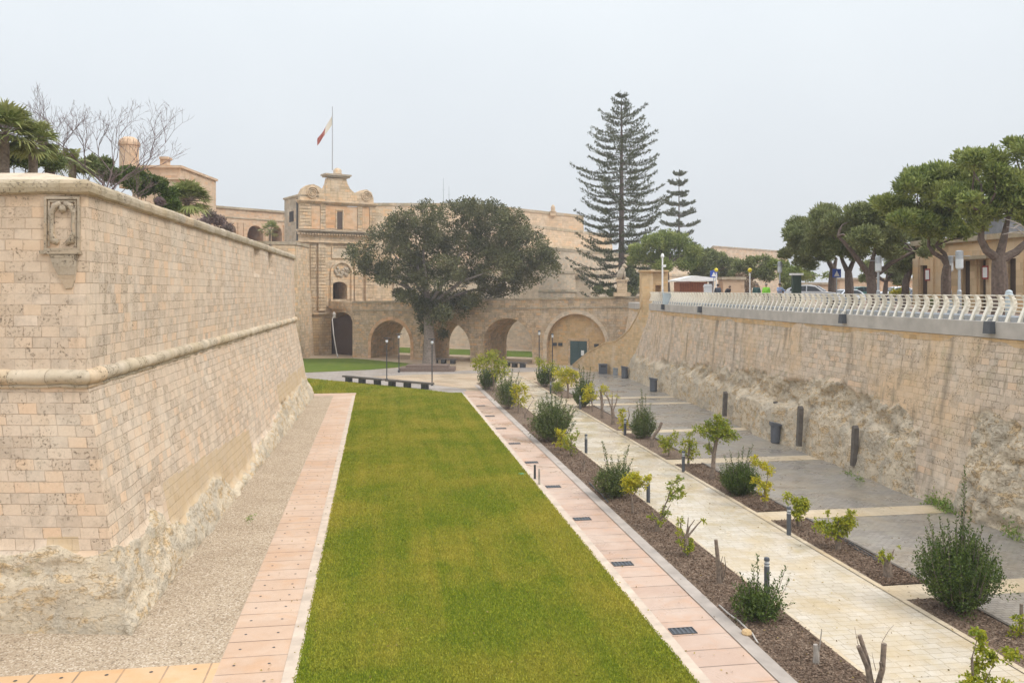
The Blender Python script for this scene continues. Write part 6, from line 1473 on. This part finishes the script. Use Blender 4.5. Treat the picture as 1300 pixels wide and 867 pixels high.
bgtree(992,96,'bright green low tree left of the street pines',[(985,335,9),(996,338,10),(1006,346,10),(990,349,9),(1018,350,9),(1030,352,8),(1002,355,8),(1044,350,7)],104,9000,'lf_pine',.34,.3)
bgtree(870,125,'low green treetops far beyond the pillars',[(880,322,7),(890,319,6),(870,326,7),(900,320,6),(880,334,8)],105,4000,'lf_pine2',.45,.3)
def shrub(px,Y,label,cl,seed,n,mat,lf=.2,flat=.8,dj=.5,zb=8.2,name='shrub',stems=True,gap=-.35):
    p=Vector((X(px,Y),Y,zb)); root=empty(name,p,label,'shrub'); o,S=crown(root,cl,Y,M[mat],seed,n,lf,depth=1.0,flat=flat,gap=gap,gf=1.3,up=.3,asp=.4,dj=dj); o.name='foliage'
    if stems: m=MB(); limbs(m,p,S,None,.05,seed); m.build('stems',M['twig'],root)
    return root
bgtree(1122,84,'dark pine far behind the white street lamp',[(1096,340,11),(1110,337,12),(1128,340,12),(1143,346,11),(1118,352,10),(1158,344,10),(1100,354,8),(1135,357,8)],113,12000,'lf_pine2',.34,.3)
shrub(943,92,'dry brown shrub between the two yellow beacons',[(932,360,9),(945,362,10),(940,352,7),(955,364,8)],106,2500,'lf_dry',.25)
shrub(1142,66,'yellow flowering bush under the street pines',[(1136,372,6),(1145,371,6),(1150,374,5)],107,1500,'lf_yel',.14)
shrub(1197,52,'low green hedge in front of the lodge wall',[(1190,384,7),(1203,386,7),(1180,385,6),(1215,387,5)],108,2000,'lf_shrub',.14)
shrub(1002,75,'dark green shrub behind the man in the blue shirt',[(1000,366,8),(1006,358,6),(998,373,7)],109,2200,'lf_shrub',.2)
shrub(806,124,'dark green shrub between the pine trunk and the pillars',[(800,345,8),(808,356,8),(803,368,8)],110,2500,'lf_pine2',.35)
# low hedge of the cliff vegetation under the tall pine
shrub(770,126,'low green growth at the foot of the tall Norfolk pine',[(760,368,6),(775,371,6),(790,372,6)],111,1800,'lf_pine2',.35)
# --- top of the bastion
TZ=12.4
def palm(px,py,Y,label,n,L,seed,zb=TZ,mat='lf_palm',fan=True,th=.16):
    c=at(px,py,Y); p=Vector((c.x,c.y,zb)); root=empty('palm',p,label,'palm','palms on the bastion'); r=rg(seed)
    m=MB(); m.tube([p,c],[th*1.2,th],9); m.build('trunk',M['bark'],root)
    V=[];st=MB()
    for i in range(n):
        a=r.uniform(0,6.283); e=r.uniform(-.5,1.35); l=L*r.uniform(.75,1.1)
        o=np.array([math.cos(a)*math.cos(e),math.sin(a)*math.cos(e),math.sin(e)]); side=np.array([-math.sin(a),math.cos(a),0])
        if fan:
            h=np.array(c)+o*l*.5; st.tube([c,Vector(h)],[.018,.012],4,caps=False); upv=np.cross(side,o)
            for k in np.linspace(-1.25,1.25,15):
                d=unit(o*math.cos(k)+side*math.sin(k)+r.normal(0,.05,3)); tip=h+d*l*.58; tip[2]-=l*.13*abs(r.normal(1,.5)); mid=h+d*l*.32; w=upv*.0+np.cross(d,upv)*.02*(1+L)
                V.append([h,mid+w,tip,mid-w])
        else:
            for j in range(16):
                t_=(j+1)/17; q=np.array(c)+o*l*t_-np.array([0,0,1])*l*.45*t_*t_; 
                for sd in (-1,1):
                    d=unit(side*sd*.9+o*.5-np.array([0,0,.35])); ll=l*.28*(1-.6*abs(t_-.4)); tip=q+d*ll; mid=q+d*ll*.5; w=o*.018*(1+L); V.append([q,mid+w,tip,mid-w])
            st.tube([c,Vector(np.array(c)+o*l*.5-np.array([0,0,l*.11])),Vector(np.array(c)+o*l-np.array([0,0,l*.45]))],[.02,.015,.006],4,caps=False)
    fastmesh('fronds',np.array(V),4,M[mat],root); st.build('stalks',M['twig'],root); return root
palm(6,172,33,'leftmost fan palm on the bastion top',60,1.45,121)
palm(42,184,34,'fan palm with drooping fronds right of the leftmost palm',46,1.15,122)
palm(62,200,37,'feathery palm behind the fan palms',22,1.3,123,fan=False)
palm(92,206,40,'second feathery palm at the foot of the bare tree',16,1.2,124,fan=False)
palm(238,256,52,'bushy green fan palm right of the villa',80,1.5,125,zb=12.4)
palm(343,293,118,'small palm before the arches of the orange wing',26,1.7,126,zb=14)
shrub(30,36,'mixed green shrubs under the palms at the left edge',[(4,205,16),(22,198,15),(40,204,13),(58,204,12),(75,208,10),(30,188,10)],127,12000,'lf_shrub',.16,zb=TZ)
shrub(125,42,'green shrubs at the foot of the bare tree',[(88,212,10),(104,212,11),(120,214,12),(136,220,12),(152,226,11),(166,232,10),(112,204,9),(130,206,9)],128,13000,'lf_shrub',.16,zb=TZ)
shrub(185,50,'dark green shrubs below the villa',[(164,222,13),(180,226,14),(196,234,13),(211,246,11),(180,240,12),(206,256,11),(192,232,12),(222,260,9),(150,222,11)],129,15000,'lf_dark',.18,zb=TZ)
shrub(203,49,'purplish bare shrub left of the bushy palm',[(203,256,6),(208,258,5)],130,900,'lf_purple',.14,zb=TZ)
shrub(274,62,'purplish shrub right of the bushy palm above the coping',[(266,274,9),(277,281,9),(288,290,8),(262,284,8)],131,3000,'lf_purple',.17,zb=TZ)
# bare trees
def bare(px,py,Y,H,label,seed,spread=.5,lean=(0,0),depthmax=6,r0=.10):
    p=Vector((X(px,Y),Y,TZ)); root=empty('bare_tree',p,label,'bare tree'); rr=random.Random(seed); m=MB()
    def grow(s,d,L,rad,k):
        pts=[s];q=s;dd=d.copy();n=3
        for i in range(n):
            dd=(dd+Vector((rr.uniform(-1,1),rr.uniform(-1,1),rr.uniform(-.4,.7)))*.16).normalized(); q=q+dd*L/n; pts.append(q)
        m.tube(pts,[rad,rad*.85,rad*.72,rad*.6],6 if k<2 else 4,caps=False)
        if k>=depthmax: return
        for j in range(3 if k<4 else 2):
            ax=Vector((rr.uniform(-1,1),rr.uniform(-1,1),rr.uniform(-.2,.7))).normalized(); nd=(dd+ax*spread*rr.uniform(.8,1.5)).normalized(); nd.z=nd.z if nd.z>-.1 else .1
            grow(pts[rr.choice((2,3,3))],nd.normalized(),L*rr.uniform(.62,.85),max(.006,rad*.62),k+1)
    grow(p,Vector((lean[0],lean[1],1)).normalized(),H*.30,r0,0)
    m.build('branches',M['twigdark'],root); return root
bare(126,232,40,7.4,'leafless tree with a wide twiggy crown above the bastion corner',5,.66,(-.05,0),7,.085)
bare(84,225,38,4.8,'smaller leafless tree left of the tall bare one',9,.60,(-.15,0),6,.05)
bare(146,236,40,3.8,'low pale twiggy shrub at the foot of the tall bare tree',21,.7,(.1,0),5,.05)
# bare light twigs at the right edge
p=at(1330,300,38); root=empty('bare_branch_tree',Vector((p.x,38,SZ)),'bare pale branches reaching in at the right picture edge','bare tree')
m=MB(); m.tube([Vector((p.x,38,SZ)),p],[.12,.08],8)
for a in ([(1330,300),(1300,297),(1285,295),(1272,298)],[(1310,298),(1295,285),(1283,280),(1275,278)],[(1330,300),(1312,282),(1300,270)],[(1295,285),(1287,290),(1278,288)],[(1300,297),(1288,288)]): 
    P=[at(x,y,38) for x,y in a]; m.tube(P,[.035*(1-.7*i/(len(P)-1)) for i in range(len(P))],5)
m.build('branches',M['barkpale'],root)
# ================= light, air, camera =================
sc=bpy.context.scene
w=bpy.data.worlds.new('World'); sc.world=w; w.use_nodes=True; nt=w.node_tree; nt.nodes.clear(); N=NT(nt)
out=N.n('OutputWorld'); bg=N.n('Background'); N.l(bg.outputs[0],out.inputs[0]); bg.inputs[1].default_value=.1
SUN_EL=math.radians(48); SUN_ROT=math.radians(118)
sky=N.n('TexSky',sky_type='NISHITA'); sky.sun_disc=False; sky.sun_elevation=SUN_EL; sky.sun_rotation=SUN_ROT
tc=N.n('TexCoord'); sep=N.n('SeparateXYZ'); N.l(tc.outputs['Generated'],sep.inputs[0])
# overcast layer: even near the horizon, brighter overhead, faint cloud structure
cr=N.n('ValToRGB'); e=cr.color_ramp.elements; e[0].position=0.0; e[0].color=(5.75,5.95,6.15,1); e[1].position=1.0; e[1].color=(19,19.2,19.8,1)
x=e.new(.10); x.color=(6.15,6.4,6.65,1); x=e.new(.35); x.color=(7.3,7.75,8.05,1)
N.l(sep.outputs[2],cr.inputs[0])
cn=N.noise(1.6,4,tc.outputs['Generated'],.55); cl_=N.mix(1.0,cr.outputs[0],N.ramp(cn.outputs[0],.25,.75,(.94,.945,.955,1),(1.05,1.045,1.035,1)),'MULTIPLY')
N.l(N.mix(.93,sky.outputs[0],cl_),bg.inputs[0])
sl=bpy.data.lights.new('sun','SUN'); sl.energy=1.5; sl.angle=math.radians(14); sl.color=(1,.955,.89)
so=bpy.data.objects.new('sun',sl); COL.objects.link(so)
# sky rotation is measured clockwise from +Y
d=Vector((math.sin(SUN_ROT)*math.cos(SUN_EL),math.cos(SUN_ROT)*math.cos(SUN_EL),math.sin(SUN_EL)))
so.rotation_euler=d.to_track_quat('Z','Y').to_euler(); so.location=(0,0,60)
HAZE=True
if HAZE:
    m=MB(); m.box((-320,-60,-1.2),(700,480,46)); hm=bpy.data.materials.new('haze_air'); hm.use_nodes=True; nt=hm.node_tree; nt.nodes.clear()
    o_=nt.nodes.new('ShaderNodeOutputMaterial'); v=nt.nodes.new('ShaderNodeVolumePrincipled'); v.inputs['Color'].default_value=(.93,.95,1,1); v.inputs['Density'].default_value=.0006; v.inputs['Anisotropy'].default_value=.2
    nt.links.new(v.outputs[0],o_.inputs['Volume'])
    h=m.build('haze',hm,recalc=True); h['kind']='stuff'; h['label']='thin damp haze filling the air'; h['category']='haze'
cam=bpy.data.cameras.new('camera'); co=bpy.data.objects.new('camera',cam); COL.objects.link(co); sc.camera=co
co.location=(0,0,EYE); co.rotation_euler=(math.pi/2,0,0); cam.sensor_width=36; cam.lens=F/1300*36; cam.shift_y=-(433.5-HZ)/1300; cam.clip_end=6000; cam.clip_start=.1
sc.view_settings.view_transform='Standard'; sc.view_settings.look='None'; sc.view_settings.exposure=.36; sc.view_settings.gamma=1
sc.render.resolution_x=1024; sc.render.resolution_y=682
